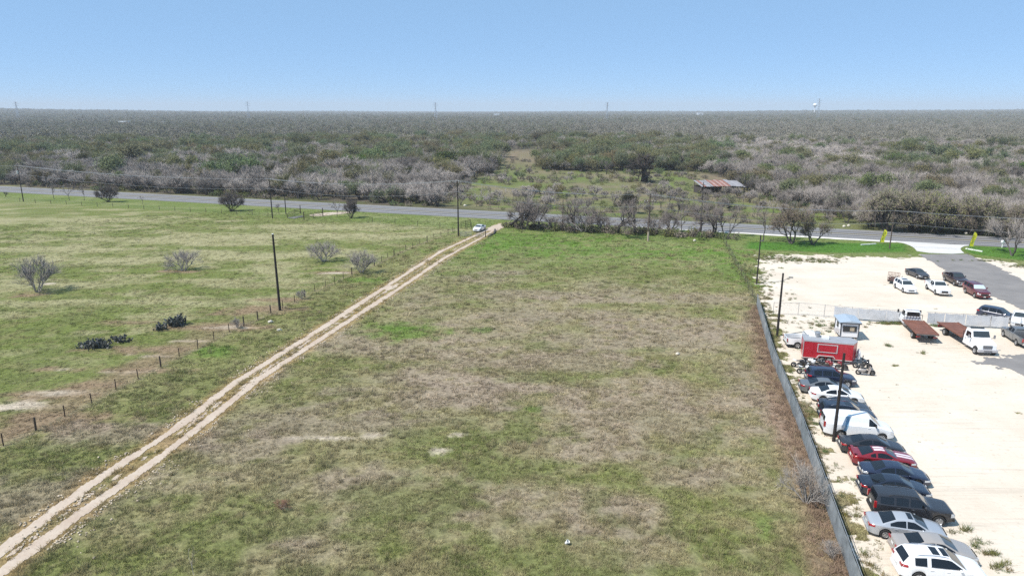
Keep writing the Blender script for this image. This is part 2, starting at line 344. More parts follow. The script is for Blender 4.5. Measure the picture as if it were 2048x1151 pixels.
def ground_col(x, y):
    x = np.asarray(x, float); y = np.asarray(y, float); sh = x.shape
    def mix(c, d, t): return c + (np.asarray(d) - c) * t[..., None]
    n1 = fbm(x / 7, y / 5, 1, 5); n2 = fbm(x / 22, y / 9, 11, 4); n3 = fbm(x / 1.6, y / 1.3, 21, 3); n4 = fbm(x / 8 + .5 * n2, y / 3.6, 31, 5)
    c = np.zeros(sh + (3,)); c[:] = (.125, .135, .046)
    east = sm(-1.0, 1.0, x - yline(TRK, y))
    c = mix(c, (.22, .188, .112), sm(.36, .60, n1 * .45 + n2 * .2 + n3 * .35) * (.3 + .6 * east))
    c = mix(c, PAL['m'], sm(.5, .66, n2 * .6 + n1 * .4) * east * sm(135, 100, y) * .75)
    c = mix(c, PAL['l'], sm(92, 150, y) * east * .55)
    west = (1 - sm(-3, 0, x - yline(FL, y)))
    c = mix(c, (.102, .127, .032), west * .7)
    c = mix(c, PAL['s'], west * sm(.46, .66, n4 * .75 + n3 * .25) * .8 * sm(55, 90, y))
    c = mix(c, (.15, .135, .06), sm(.55, .7, n3) * .5)
    c = mix(c, (.095, .105, .038), sm(.60, .75, fbm(x / 3, y / 2, 77, 3)) * .6)
    for (p, rx, ry, k) in PATCHW:
        e = np.hypot((x - p[0]) / rx, (y - p[1]) / ry)
        w = sm(1.35, .45, e + (n1 - .5) * 1.6 + (n3 - .5) * 2.0)
        c = mix(c, PAL[k], w * (.95 if k in 'cd' else (.7 if k in 'sm' else .62)))
    # strip of bare brown soil along the barbed wire, on the pasture side
    df = yline(FL, y) - x
    c = mix(c, PAL['d'], sm(0, .8, df) * sm(6.5, 3.5, df + (n1 - .5) * 6) * sm(105, 75, y) * .75)
    c = mix(c, (.30, .235, .16), sm(.25, .0, np.abs(df)) * .5)
    # stony margins of the track
    dt = np.minimum(dist_line(x, y, LR), dist_line(x, y, RR))
    c = mix(c, (.24, .165, .08), sm(1.7, .4, dt + (n3 - .5) * 1.8) * .8)
    dfr = x - yline(FR, y)
    c = mix(c, (.20, .135, .10), sm(2.2, .4, np.abs(dfr + .9) + (n1 - .5) * 2) * sm(100, 80, y) * .7)
    # verges of the highway
    ro = road_off(x, y)
    c = mix(c, (.10, .138, .035), sm(-26, -20, ro) * (1 - sm(-3, 0, ro)) * (1 - east * .0) * .55)
    lotstrip = sm(1, 3, sdf(x, y, g2((1470, 500), (1478, 480), (1830, 484), (1836, 507), (1690, 510))))
    c = mix(c, (.05, .125, .016), lotstrip * .9)
    isl = sm(0, 1, sdf(x, y, g2((1922, 499), (1935, 491), (2048, 494)) + [(150, 128), (150, 118)] + g2((2048, 522), (1940, 508))))
    c = mix(c, (.055, .125, .018), isl * .9)
    # ground under the brush beyond the highway
    far = sm(5, 9, ro)
    fcol = np.zeros(sh + (3,)); fcol[:] = (.105, .088, .066)
    fcol = mix(fcol, (.085, .098, .035), sm(.45, .65, fbm(x / 18, y / 14, 41, 4)) * .8)
    cl = sm(-6, 6, sdf(x, y, CLEAR) + (n2 - .5) * 10)
    ccol = np.zeros(sh + (3,)); ccol[:] = (.14, .148, .06)
    ccol = mix(ccol, (.20, .165, .105), sm(.45, .62, fbm(x / 14, y / 9, 51, 4)) * .85)
    ccol = mix(ccol, (.12, .17, .035), sm(.55, .7, fbm(x / 10, y / 8, 61, 3)) * .7)
    px = 1024 + FPX * x / np.maximum(y, 20); brown = sm(1380, 1460, px) * sm(200, 240, y) + sm(330, 420, y)
    ccol = mix(ccol, (.20, .15, .105), np.clip(brown, 0, 1) * .75)
    fcol = mix(fcol, ccol, cl)
    c = c + (fcol - c) * far[..., None]
    c = c * (1 + .28 * (1 - far) * (1 - sm(.26, .34, c[..., 0])))[..., None]
    return np.clip(c * (.85 + .3 * fbm(x / .9, y / .9, 91, 2))[..., None], .012, .8)
def lot_mask(x, y):
    d = sdf(x, y, LOT); n = fbm(x / 2.2, y / 1.5, 3, 5); nb = fbm(x / 6, y / 4, 13, 3)
    df = x - np.where(y < 97, yline(FR, y), yline(FR2, y))
    weed = sm(4.2, .4, df) * .62 + sm(118, 133, y) * sm(6, .5, d) * .75 + sm(52, 46, x) * sm(100, 116, y) * sm(12, 2, df) * .35
    return sm(-.6, 1.2, d) + (n - .52) * 1.5 - weed * (.6 + .8 * nb) > .42

# ---- one ground sheet to the horizon
def axis(lo, hi, step, end0, end1, g=1.14):
    a = list(np.arange(lo, hi, step)); s = step
    while a[-1] < end1: s *= g; a.append(a[-1] + s)
    s = step; b = []
    p = lo
    while p > end0: s *= g; p -= s; b.append(p)
    return np.array(b[::-1] + a)
gx = axis(-120, 118, .7, -9000, 9000); gy = axis(20, 200, .7, -300, 9500)
XX, YY = np.meshgrid(gx, gy); nx, ny = len(gx), len(gy)
relief = (fbm(XX / 9, YY / 9, 7, 3) - .5) * .16 * sm(220, 150, YY)
dtk = np.minimum(dist_line(XX, YY, LR), dist_line(XX, YY, RR))
relief = relief * sm(.8, 3.0, dtk)
lotd = sdf(XX, YY, [(a, b) for a, b in LOT]); relief = relief * (1 - sm(-4, -1, lotd)); relief *= sm(10, 14, np.abs(road_off(XX, YY)))
apd = np.maximum(sdf(XX, YY, APRON), sdf(XX, YY, g2((1470, 500), (1478, 480), (1830, 484), (1836, 507)))); relief *= 1 - sm(-3, -1, apd)
ZZ = relief + terrain(XX, YY)
idx = np.arange(nx * ny).reshape(ny, nx)
F = np.stack([idx[:-1, :-1], idx[:-1, 1:], idx[1:, 1:], idx[1:, :-1]], -1).reshape(-1, 4)
gm = bpy.data.materials.new('pasture_ground'); gm.use_nodes = True; n = gm.node_tree.nodes; l = gm.node_tree.links
b = n['Principled BSDF']; b.inputs['Roughness'].default_value = .95; b.inputs['Specular IOR Level'].default_value = .1
at = n.new('ShaderNodeAttribute'); at.attribute_name = 'soil'
tc = n.new('ShaderNodeTexCoord')
na = n.new('ShaderNodeTexNoise'); na.inputs['Scale'].default_value = 2.3; na.inputs['Detail'].default_value = 8; na.inputs['Roughness'].default_value = .75
l.new(tc.outputs['Object'], na.inputs['Vector'])
mr = n.new('ShaderNodeMapRange'); mr.inputs[1].default_value = .3; mr.inputs[2].default_value = .7; mr.inputs[3].default_value = .45; mr.inputs[4].default_value = 1.55
l.new(na.outputs['Fac'], mr.inputs[0])
vm = n.new('ShaderNodeVectorMath'); vm.operation = 'SCALE'; l.new(at.outputs['Color'], vm.inputs[0]); l.new(mr.outputs[0], vm.inputs['Scale'])
l.new(vm.outputs[0], b.inputs['Base Color'])
bp = n.new('ShaderNodeBump'); bp.inputs['Strength'].default_value = .9; bp.inputs['Distance'].default_value = .25
nb = n.new('ShaderNodeTexNoise'); nb.inputs['Scale'].default_value = 1.7; nb.inputs['Detail'].default_value = 7; nb.inputs['Roughness'].default_value = .7
l.new(tc.outputs['Object'], nb.inputs['Vector']); l.new(nb.outputs['Fac'], bp.inputs['Height']); l.new(bp.outputs[0], b.inputs['Normal'])
me = np_mesh('ground', np.stack([XX, YY, ZZ], -1).reshape(-1, 3), F, gm)
ca = me.color_attributes.new('soil', 'FLOAT_COLOR', 'POINT')
cc = np.ones((nx * ny, 4), np.float32); cc[:, :3] = ground_col(XX.ravel(), YY.ravel()); ca.data.foreach_set('color', cc.ravel())
tag(obj('ground', me), kind='structure')

def raster_sheet(name, x0, x1, y0, y1, step, maskf, z, m):
    xs = np.arange(x0, x1, step); ys = np.arange(y0, y1, step); X, Y = np.meshgrid(xs + step / 2, ys + step / 2)
    k = maskf(X, Y); jj, ii = np.nonzero(k); w = len(xs) + 1
    q = np.stack([jj * w + ii, jj * w + ii + 1, (jj + 1) * w + ii + 1, (jj + 1) * w + ii], -1)
    u, inv = np.unique(q, return_inverse=True)
    vx = x0 + (u % w) * step; vy = y0 + (u // w) * step
    rs = np.random.RandomState(3); vx = vx + rs.uniform(-.3, .3, len(u)) * step; vy = vy + rs.uniform(-.3, .3, len(u)) * step
    return np_mesh(name, np.stack([vx, vy, np.full(len(u), z)], -1), inv.reshape(q.shape), m)
def soil_mat(name, c1, c2, c3, s1=.25, s2=3.0, bump=.5):
    m = bpy.data.materials.new(name); m.use_nodes = True; n = m.node_tree.nodes; l = m.node_tree.links
    b = n['Principled BSDF']; b.inputs['Roughness'].default_value = .95; b.inputs['Specular IOR Level'].default_value = .12
    tc = n.new('ShaderNodeTexCoord'); col = None
    for sc, cx, lo, hi in ((s1, c2, .38, .66), (s2, c3, .56, .74)):
        no = n.new('ShaderNodeTexNoise'); no.inputs['Scale'].default_value = sc; no.inputs['Detail'].default_value = 8; no.inputs['Roughness'].default_value = .65
        l.new(tc.outputs['Object'], no.inputs['Vector']); mp = n.new('ShaderNodeMapRange'); mp.inputs[1].default_value = lo; mp.inputs[2].default_value = hi
        l.new(no.outputs['Fac'], mp.inputs[0]); mx = n.new('ShaderNodeMix'); mx.data_type = 'RGBA'; mx.inputs['B'].default_value = (*cx, 1)
        l.new(mp.outputs[0], mx.inputs['Factor'])
        if col is None: mx.inputs['A'].default_value = (*c1, 1)
        else: l.new(col, mx.inputs['A'])
        col = mx.outputs['Result']
    l.new(col, b.inputs['Base Color'])
    bp = n.new('ShaderNodeBump'); bp.inputs['Strength'].default_value = bump; bp.inputs['Distance'].default_value = .06
    no = n.new('ShaderNodeTexNoise'); no.inputs['Scale'].default_value = 4; no.inputs['Detail'].default_value = 8
    l.new(tc.outputs['Object'], no.inputs['Vector']); l.new(no.outputs['Fac'], bp.inputs['Height']); l.new(bp.outputs[0], b.inputs['Normal'])
    return m
M['lot'] = soil_mat('caliche_lot', (.66, .585, .49), (.58, .50, .405), (.49, .415, .325), .12, 2.2, .4)
n = M['lot'].node_tree.nodes; l = M['lot'].node_tree.links; b = n['Principled BSDF']; src = b.inputs['Base Color'].links[0].from_socket; tc = n.new('ShaderNodeTexCoord')
for rot_, sc_ in ((.35, (.07, .9, 1)), (-.55, (.05, .9, 1)), (1.25, (.05, .8, 1))):      # wheel tracks in the loose caliche
    mp = n.new('ShaderNodeMapping'); mp.inputs['Rotation'].default_value = (0, 0, rot_); mp.inputs['Scale'].default_value = sc_; l.new(tc.outputs['Object'], mp.inputs[0])
    no = n.new('ShaderNodeTexNoise'); no.inputs['Scale'].default_value = 1.6; no.inputs['Detail'].default_value = 4; no.inputs['Distortion'].default_value = 1.2; l.new(mp.outputs[0], no.inputs['Vector'])
    mr = n.new('ShaderNodeMapRange'); mr.inputs[1].default_value = .60; mr.inputs[2].default_value = .74; mr.inputs[3].default_value = 1.0; mr.inputs[4].default_value = .87; l.new(no.outputs['Fac'], mr.inputs[0])
    vm = n.new('ShaderNodeVectorMath'); vm.operation = 'SCALE'; l.new(src, vm.inputs[0]); l.new(mr.outputs[0], vm.inputs['Scale']); src = vm.outputs[0]
l.new(src, b.inputs['Base Color'])
M['track'] = soil_mat('caliche_track', (.50, .42, .34), (.42, .33, .26), (.38, .28, .2), .35, 3.0, .6)
M['asphalt'] = soil_mat('worn_asphalt', (.20, .19, .185), (.25, .235, .225), (.16, .15, .15), .3, 6.0, .3)
tag(obj('gravel_lot', raster_sheet('gravel_lot', 12, 190, 24, 137, .3, lot_mask, .02, M['lot'])), kind='structure')
def track_mask(x, y):
    n = fbm(x / .8, y / .8, 5, 4); n2 = fbm(x / 5, y / 5, 15, 3)
    a = dist_line(x, y, LR) + (n - .5) * .34 - (n2 - .5) * .35; b_ = dist_line(x, y, RR) + (n - .5) * .3 - (n2 - .5) * .3
    mid = dist_line(x, y, TRK) + (n - .5) * 1.2
    ym = np.exp(-((y - G(780, 575).y) / 2.5) ** 2)
    return (a < .45) | (b_ < .43) | (mid < ym * .7) | ((mid < .45) & (n > .74)) | ((mid < 1.7) & (y > G(0, 462).y))
tag(obj('dirt_track', raster_sheet('dirt_track', -62, 2, 22, G(0, 447).y, .12, track_mask, .03, M['track'])), kind='structure')

def sheet(name, pts, z, m, th=0.0):
    mb = MB(); n_ = len(pts)
    if th: mb.add([(p[0], p[1], z) for p in pts] + [(p[0], p[1], z - th) for p in pts], [tuple(range(n_))] + [(i, n_ + i, n_ + (i + 1) % n_, (i + 1) % n_) for i in range(n_)])
    else: mb.add([(p[0], p[1], z) for p in pts], [tuple(range(n_))])
    return mb.build(name, m)
def smooth_poly(pts, k=2):
    for _ in range(k):
        q = []
        for a, b2 in zip(pts, pts[1:] + pts[:1]): q += [(a[0] * .75 + b2[0] * .25, a[1] * .75 + b2[1] * .25), (a[0] * .25 + b2[0] * .75, a[1] * .25 + b2[1] * .75)]
        pts = q
    return pts
def drive_mask(x, y):
    return sdf(x, y, DRIVE) + (fbm(x / 1.5, y / 1.5, 8, 4) - .5) * 1.6 > 0
tag(obj('asphalt_driveway', raster_sheet('asphalt_driveway', 60, 130, 70, 137, .3, drive_mask, .045, M['asphalt'])), kind='structure')
PAT = g2((1950, 722), (2000, 712), (2048, 708)) + [(62, 76), (62, 66)] + g2((2048, 752), (1990, 735))
tag(obj('asphalt_patch', raster_sheet('asphalt_patch', 46, 62, 60, 80, .25, lambda x, y: sdf(x, y, PAT) + (fbm(x / 1.2, y / .8, 9, 4) - .5) * 3.4 > .1, .04, M['asphalt'])), kind='structure')
tag(sheet('concrete_apron', smooth_poly(APRON, 1), .075, M['concrete'], .06), kind='structure')
# highway in its own axes: x along, y across
ang = math.atan2(rdir.y, rdir.x)
rm = bpy.data.materials.new('highway_asphalt'); rm.use_nodes = True; n = rm.node_tree.nodes; l = rm.node_tree.links
b = n['Principled BSDF']; b.inputs['Roughness'].default_value = .8; b.inputs['Specular IOR Level'].default_value = .25
tc = n.new('ShaderNodeTexCoord'); sx = n.new('ShaderNodeSeparateXYZ'); l.new(tc.outputs['Object'], sx.inputs[0])
mp = n.new('ShaderNodeMapRange'); mp.inputs[1].default_value = -RW; mp.inputs[2].default_value = RW; l.new(sx.outputs['Y'], mp.inputs[0])
ramp = n.new('ShaderNodeValToRGB'); ramp.color_ramp.interpolation = 'EASE'
tone = [(0, .19), (.1, .20), (.14, .11), (.21, .25), (.30, .085), (.38, .29), (.47, .09), (.53, .10), (.60, .29), (.68, .09), (.76, .25), (.82, .12), (.88, .20), (1, .23)]
cr = ramp.color_ramp; cr.elements[0].position = 0; cr.elements[1].position = 1
for p, t in tone[1:-1]: cr.elements.new(p)
for e, (p, t) in zip(cr.elements, tone): e.position = p; e.color = (t, t * .975, t * .98, 1)
l.new(mp.outputs[0], ramp.inputs[0])
mpg = n.new('ShaderNodeMapping'); mpg.inputs['Scale'].default_value = (.03, .6, 1); l.new(tc.outputs['Object'], mpg.inputs[0])
no = n.new('ShaderNodeTexNoise'); no.inputs['Scale'].default_value = 2; no.inputs['Detail'].default_value = 6; l.new(mpg.outputs[0], no.inputs['Vector'])
mr = n.new('ShaderNodeMapRange'); mr.inputs[3].default_value = .75; mr.inputs[4].default_value = 1.25; l.new(no.outputs['Fac'], mr.inputs[0])
vm = n.new('ShaderNodeVectorMath'); vm.operation = 'SCALE'; l.new(ramp.outputs[0], vm.inputs[0]); l.new(mr.outputs[0], vm.inputs['Scale']); l.new(vm.outputs[0], b.inputs['Base Color'])
def road_strip(name, o0, o1, z, m, x0=-900, x1=900, th=.0):
    mb = MB()
    mb.add([(x0, o0, z), (x1, o0, z), (x1, o1, z), (x0, o1, z)], [(0, 1, 2, 3)])
    if th: mb.add([(x0, o0, z), (x1, o0, z), (x1, o0, z - th), (x0, o0, z - th), (x0, o1, z), (x1, o1, z), (x1, o1, z - th), (x0, o1, z - th)], [(0, 3, 2, 1), (4, 5, 6, 7)])
    o = mb.build(name, m); o.location = (RC.x, RC.y, 0); o.rotation_euler = (0, 0, ang); return tag(o, kind='structure')
road_strip('highway_road', -RW, RW, .09, rm, th=.1)
M['linewhite'] = mat('worn_white_line', (.55, .55, .54), .7, var=.2, vscale=.6); M['lineyellow'] = mat('worn_yellow_line', (.42, .34, .10), .7, var=.2, vscale=.6)
for o_ in (-4.4, 4.6): road_strip('edge_line_marking', o_ - .07, o_ + .07, .095, M['linewhite'])
for o_ in (-.15, .2): road_strip('centre_line_marking', o_ - .06, o_ + .06, .095, M['lineyellow'])
def along(p): q = Vector(p[:2]) - RC; return q.x * rdir.x + q.y * rdir.y
M['shoulder'] = soil_mat('white_caliche_shoulder', (.70, .67, .61), (.62, .58, .52), (.55, .5, .43), .4, 3, .3)
x0, x1 = along(G(1245, 452)), along(G(1790, 483))
mb = MB(); k = 40; P = [[], []]
rs = random.Random(4)
for i in range(k + 1):
    t = i / k; wv = .35 + 1.5 * min(1, t * 1.6) + rs.uniform(-.2, .2)
    P[0].append((x0 + (x1 - x0) * t, -RW + .02, .07)); P[1].append((x0 + (x1 - x0) * t, -RW - wv, .06))
mb.grid(P, True); o = mb.build('caliche_shoulder', M['shoulder']); o.location = (RC.x, RC.y, 0); o.rotation_euler = (0, 0, ang); tag(o, kind='structure')
# side drive to the pipe entrance
tag(sheet('side_drive', smooth_poly(g2((612, 431), (640, 426), (690, 423), (715, 424.5), (672, 429), (640, 433)), 1), .05, M['track'], .05), kind='structure')
#PART3
# ------------------------------------------------------------------ barbed wire fence beside the track
def gz(x, y): return float((fbm(np.array([x / 9]), np.array([y / 9]), 7, 3)[0] - .5) * .1)
fence = thing('barbed_wire_fence', 'barbed wire fence on wooden and steel posts running beside the dirt track', 'fence', (FL[0][0], FL[0][1], 0))
ox, oy = FL[0]
rs = random.Random(11)
tops = []
for i, (x, y) in enumerate(FL):
    wood = i % 5 == 1 or i in (12, 13, 23)
    h = 1.32 if wood else 1.18; lx, ly = rs.uniform(-.05, .05), rs.uniform(-.05, .05)
    mb = MB()
    if wood: mb.tube((x - ox, y - oy, -.3), (x - ox + lx, y - oy + ly, h), .1, .085, 8)
    else:
        mb.tube((x - ox, y - oy, -.3), (x - ox + lx, y - oy + ly, h), .055, .05, 5); mb.box((x - ox + lx, y - oy + ly - .03, h - .2), (.03, .03, .3))
    mb.build('post', M['post'] if wood else M['tpost'], fence, 40); tops.append((x - ox, y - oy, lx, ly))
E0 = (FL[0][0] - 22.0 - ox, FL[0][1] - 14.5 - oy, 0, 0)
for k, zz in enumerate((.32, .58, .84, 1.08)):
    mb = MB(); pts = [(t[0] + t[2] * zz + .05, t[1] + t[3] * zz, zz) for t in [E0] + tops]
    for a, b2 in zip(pts[:-1], pts[1:]):
        m_ = ((a[0] + b2[0]) / 2, (a[1] + b2[1]) / 2, zz - .03); mb.tube(a, m_, .006, .006, 3, False); mb.tube(m_, b2, .006, .006, 3, False)
    mb.build('wire', M['fencewire'], fence)
# low ranch fence along the highway, pasture side
RFN = [(-40, 395)] + [(40 + 31 * i, 401 + (40 + 31 * i) * .057 + (1.0 if i % 3 else 0)) for i in range(17)] + [(700, 441), (745, 444), (790, 447), (835, 451), (880, 455), (905, 463)]
RFN = [p for p in RFN if not 575 < p[0] < 690]
rp = g2(*RFN)
rfence = thing('ranch_fence', 'low wire ranch fence on thin dark posts between pasture and highway', 'fence', (rp[0][0], rp[0][1], 0)); ox, oy = rp[0]
segs = []
for (x, y), q in zip(rp, RFN):
    MB().tube((x - ox, y - oy, -.2), (x - ox + rs.uniform(-.05, .05), y - oy, 1.25), .07, .06, 6).build('post', M['post'], rfence)
for run in ([q for q, z in zip(rp, RFN) if z[0] < 580], [q for q, z in zip(rp, RFN) if z[0] > 685]):
    for zz in (.5, .85, 1.15):
        mb = MB()
        for a, b2 in zip(run[:-1], run[1:]): mb.tube((a[0] - ox, a[1] - oy, zz), (b2[0] - ox, b2[1] - oy, zz), .008, .008, 3, False)
        mb.build('wire', M['fencewire'], rfence)
# overgrown wire fence continuing the lot boundary
of = thing('overgrown_wire_fence', 'overgrown wire fence between the field corner and the upper gravel lot', 'fence', (FR2[0][0], FR2[0][1], 0)); ox, oy = FR2[0]
for i in range(11):
    t = i / 10; x, y = np.interp(t, [0, .33, .66, 1], [p[0] for p in FR2]), np.interp(t, [0, .33, .66, 1], [p[1] for p in FR2])
    MB().tube((x - ox, y - oy, -.2), (x - ox, y - oy, 1.25), .04, .035, 5).build('post', M['tpost'], of)
for zz in (.3, .6, .9, 1.2):
    mb = MB()
    for a, b2 in zip(FR2[:-1], FR2[1:]): mb.tube((a[0] - ox, a[1] - oy, zz), (b2[0] - ox, b2[1] - oy, zz), .008, .008, 3, False)
    mb.build('wire', M['fencewire'], of)
# ---- privacy fence of the lot
pf = thing('privacy_fence', 'long grey fabric screened chain-link fence between the field and the parked cars', 'fence', (FR[-1][0], FR[-1][1], 0)); ox, oy = FR[-1][0], FR[-1][1]
L = [0]; fr = FR[::-1]
for a, b2 in zip(fr[:-1], fr[1:]): L.append(L[-1] + math.dist(a, b2))
def fpt(s): return np.interp(s, L, [p[0] for p in fr]) - ox, np.interp(s, L, [p[1] for p in fr]) - oy
nb_ = int(L[-1] / 3.0); PH = 1.78
rs = random.Random(5)
for i in range(nb_ + 1):
    x, y = fpt(i * L[-1] / nb_)
    MB().tube((x + .03, y, -.2), (x + .03, y, PH + .08), .032, .032, 8).build('post', M['galv'], pf, 40)
    if i == nb_: break
    s0, s1 = i * L[-1] / nb_, (i + 1) * L[-1] / nb_; P = []
    for j in range(9):
        t = j / 8; x, y = fpt(s0 + (s1 - s0) * (.003 + t * .994)); row = []
        for k in range(6):
            w = k / 5; bul = .09 * math.sin(math.pi * t) * math.sin(math.pi * w) + rs.uniform(-.015, .015)
            row.append((x - .02 - bul, y, .04 + (PH - .04 - .05 * math.sin(math.pi * t) * rs.uniform(.3, 1)) * w))
        P.append(row)
    MB().grid(P).build('fabric_panel', M[('fabric', 'fabric2', 'fabric', 'fabric3')[rs.randrange(4)]], pf, 60)
    a, c_ = fpt(s0), fpt(s1)
    MB().tube((a[0] + .03, a[1], PH + .03), (c_[0] + .03, c_[1], PH + .03), .024, .024, 6).build('top_rail', M['galv'], pf)
# ---- cross fence with hanging tarps inside the lot
XF = g2((1546, 629), (1612, 630.5), (1664, 636), (1713, 640.5), (1770, 644), (1820, 647.5), (1866, 650), (1926, 653.5), (1980, 656), (2048, 661)) + [tuple(G(2100, 665).xy)]
xf = thing('cross_fence', 'chain-link cross fence hung with white tarps behind the flatbed trucks', 'fence', (XF[0][0], XF[0][1], 0)); ox, oy = XF[0]; XH = 1.75
Lx = [0]
for a, b2 in zip(XF[:-1], XF[1:]): Lx.append(Lx[-1] + math.dist(a, b2))
def xpt(s): return np.interp(s, Lx, [p[0] for p in XF]) - ox, np.interp(s, Lx, [p[1] for p in XF]) - oy
n_ = int(Lx[-1] / 3.1)
def sx_of(px): return float(np.interp(px, [1546, 1612, 1664, 1713, 1770, 1820, 1866, 1926, 1980, 2048, 2100], Lx))
gap = (sx_of(1822), sx_of(1850))
for i in range(n_ + 1):
    s_ = i * Lx[-1] / n_
    if gap[0] < s_ < gap[1]: continue
    x, y = xpt(s_); MB().tube((x, y, -.2), (x, y, XH + .1), .035, .035, 8).build('post', M['galv'], xf, 40)
for s0, s1 in ((0, gap[0]), (gap[1], Lx[-1])):
    mb = MB(); k = 14
    for i in range(k):
        a, c_ = xpt(s0 + (s1 - s0) * i / k), xpt(s0 + (s1 - s0) * (i + 1) / k); mb.tube((*a, XH + .05), (*c_, XH + .05), .026, .026, 6, False)
    mb.build('top_rail', M['galv'], xf)
    mb = MB(); d = .22; s_ = s0
    while s_ < s1 - XH:                    # the diamond mesh
        a, c_, e = xpt(s_), xpt(min(s1, s_ + XH)), xpt(max(s0, s_ - 0))
        mb.tube((*a, .05), (*c_, XH), .006, .006, 3, False); mb.tube((*a, XH), (*c_, .05), .006, .006, 3, False); s_ += d
    tag(mb.build('chain_link_mesh', M['galv'], xf), kind='stuff')
rs = random.Random(8)
for p0, p1 in ((1666, 1714), (1714, 1770), (1770, 1818), (1852, 1886), (1887, 1928), (1929, 1978), (1979, 2014)):
    s0, s1 = sx_of(p0), sx_of(p1); P = []; k = 14
    for j in range(k + 1):
        t = j / k; x, y = xpt(s0 + (s1 - s0) * t); row = []; sag = .10 * abs(math.sin(math.pi * t * 2)) + rs.uniform(0, .03)
        for q in range(7):
            w = q / 6; row.append((x, y - .05 - .05 * math.sin(t * 9 + w * 3) - rs.uniform(0, .03), .28 + (XH - .25 - sag) * w))
        P.append(row)
    MB().grid(P).build('tarp', M['tarp'], xf, 60)

# ------------------------------------------------------------------ poles and wires
def pole(px, yb, yt, label, m='pole', r=.15, arms=(), extras=None, name='utility_pole', cat='utility pole', lean=0.0, group=None):
    p = G(px, yb); h = HGT(px, yb, yt); t = thing(name, label, cat, (p.x, p.y, 0), 0, group)
    MB().tube((0, 0, -.5), (lean, 0, h), r, r * .68, 12).build('pole_shaft', M[m], t, 40)
    for (dz, wd, aa) in arms:
        ar = MB().box((lean, -.14, h - dz), (wd, .1, .13), 0).build('crossarm', M['pole'], t); ar.rotation_euler = (0, 0, aa)
        for s_ in (-.46, -.22, .22, .46):
            MB().tube((lean + s_ * wd, -.14, h - dz + .065), (lean + s_ * wd, -.14, h - dz + .25), .05, .04, 6).build('insulator', M['plasticwhite'], ar)
    if extras == 'transformer':
        MB().tube((lean - .05, -.4, h - 2.6), (lean - .05, -.4, h - 1.7), .27, .27, 12).build('transformer', M['alu'], t, 40)
    if extras == 'cap': MB().tube((lean, 0, h), (lean, 0, h + .07), r * .75, r * .6, 10).build('cap', M['plasticwhite'], t)
    if extras == 'butt': MB().tube((0, 0, 0), (0, 0, 2.1), r * 1.45, r * 1.35, 10).build('butt_sleeve', M['polepale'], t, 40); 
    if extras == 'lamp':
        a = MB().tube((lean, 0, h - 1.0), (lean + .75, -.15, h - .55), .035, .03, 6).build('lamp_arm', M['steel'], t); MB().box((lean + .95, -.18, h - .5), (.5, .2, .12), -.2).build('lamp_head', M['steel'], a)
    if extras == 'bracket':
        MB().box((lean + .25, -.1, h - .9), (.5, .12, .14)).build('bracket', M['steel'], t)
    return Vector((p.x + lean, p.y - .14, h)), t
ra = ang
PT = {}
PT['a'], _ = pole(47, 403, 330, 'dark utility pole with double crossarm and white transformer in the pasture', 'poleblack', .16, ((.4, 2.4, ra), (1.1, 2.0, ra)), 'transformer')
PT['b'], _ = pole(545, 436, 357, 'dark utility pole with one crossarm beside the pipe rail entrance', 'poleblack', .16, ((.2, 2.4, ra),))
PT['b2'], _ = pole(572, 428, 374, 'short plain dark pole without crossarm next to the pipe rail entrance', 'poleblack', .14)
PT['c'], _ = pole(917, 472, 360, 'tall dark utility pole with insulators beside the ranch gate', 'poleblack', .18, ((.6, 1.6, ra), (.25, .8, ra)))
PT['d'], _ = pole(1296, 482, 387, 'brown utility pole with pale butt and white crossarm at the field edge', 'pole', .16, ((1.7, 2.4, ra),), 'butt')
PT['e'], _ = pole(1402, 442, 364, 'slim dark pole across the highway below the rusty shed', 'poleblack', .13, ((.7, 1.0, ra),))
PT['f'], _ = pole(1779, 497, 420, 'reddish brown pole standing in the green verge beside a yellow flag', 'pole', .13)
PT['g'], _ = pole(1125, 462, 399, 'thin brown pole between bare trees at the field edge', 'pole', .13)
PT['h'], _ = pole(1489, 383, 345, 'dark pole standing at the open end of the rusty shed', 'poleblack', .14)
PT['i'], _ = pole(1636, 395, 362, 'dark dead pole rising from the grey brush', 'poleblack', .14)
pole(560, 620, 468, 'tall plain black pole with white cap standing on the barbed wire fence line', 'poleblack', .19, (), 'cap', lean=-.12, name='light_pole', cat='pole')
pole(1513, 568, 470, 'thin black pole with small bracket at the upper lot edge', 'poleblack', .13, (), 'bracket', name='light_pole', cat='pole')
pole(1554, 672, 546, 'black pole with short lamp arm beside the cross fence', 'poleblack', .16, (), 'lamp', name='light_pole', cat='lamp pole')
pole(1667, 882, 706, 'black pole with small bracket standing beside the white van', 'poleblack', .15, (), 'bracket', name='light_pole', cat='pole')
PT['far0'] = Vector((PT['a'].x - 95, PT['a'].y + 33, PT['a'].z)); PT['far1'] = Vector((PT['f'].x + 70, PT['f'].y - 18, PT['f'].z + .5))
lab = {('far0', 'a'): 'running off past the pole with the transformer', ('a', 'b'): 'between the transformer pole and the pipe entrance pole', ('b', 'c'): 'between the pipe entrance pole and the ranch gate pole',
       ('c', 'd'): 'between the ranch gate pole and the pale butt pole', ('d', 'f'): 'between the pale butt pole and the verge pole', ('f', 'far1'): 'running on past the verge pole'}
pos = ((-1.0, 'outer crossarm'), (0.0, 'middle'), (1.0, 'inner crossarm'), (9, 'low telephone'))
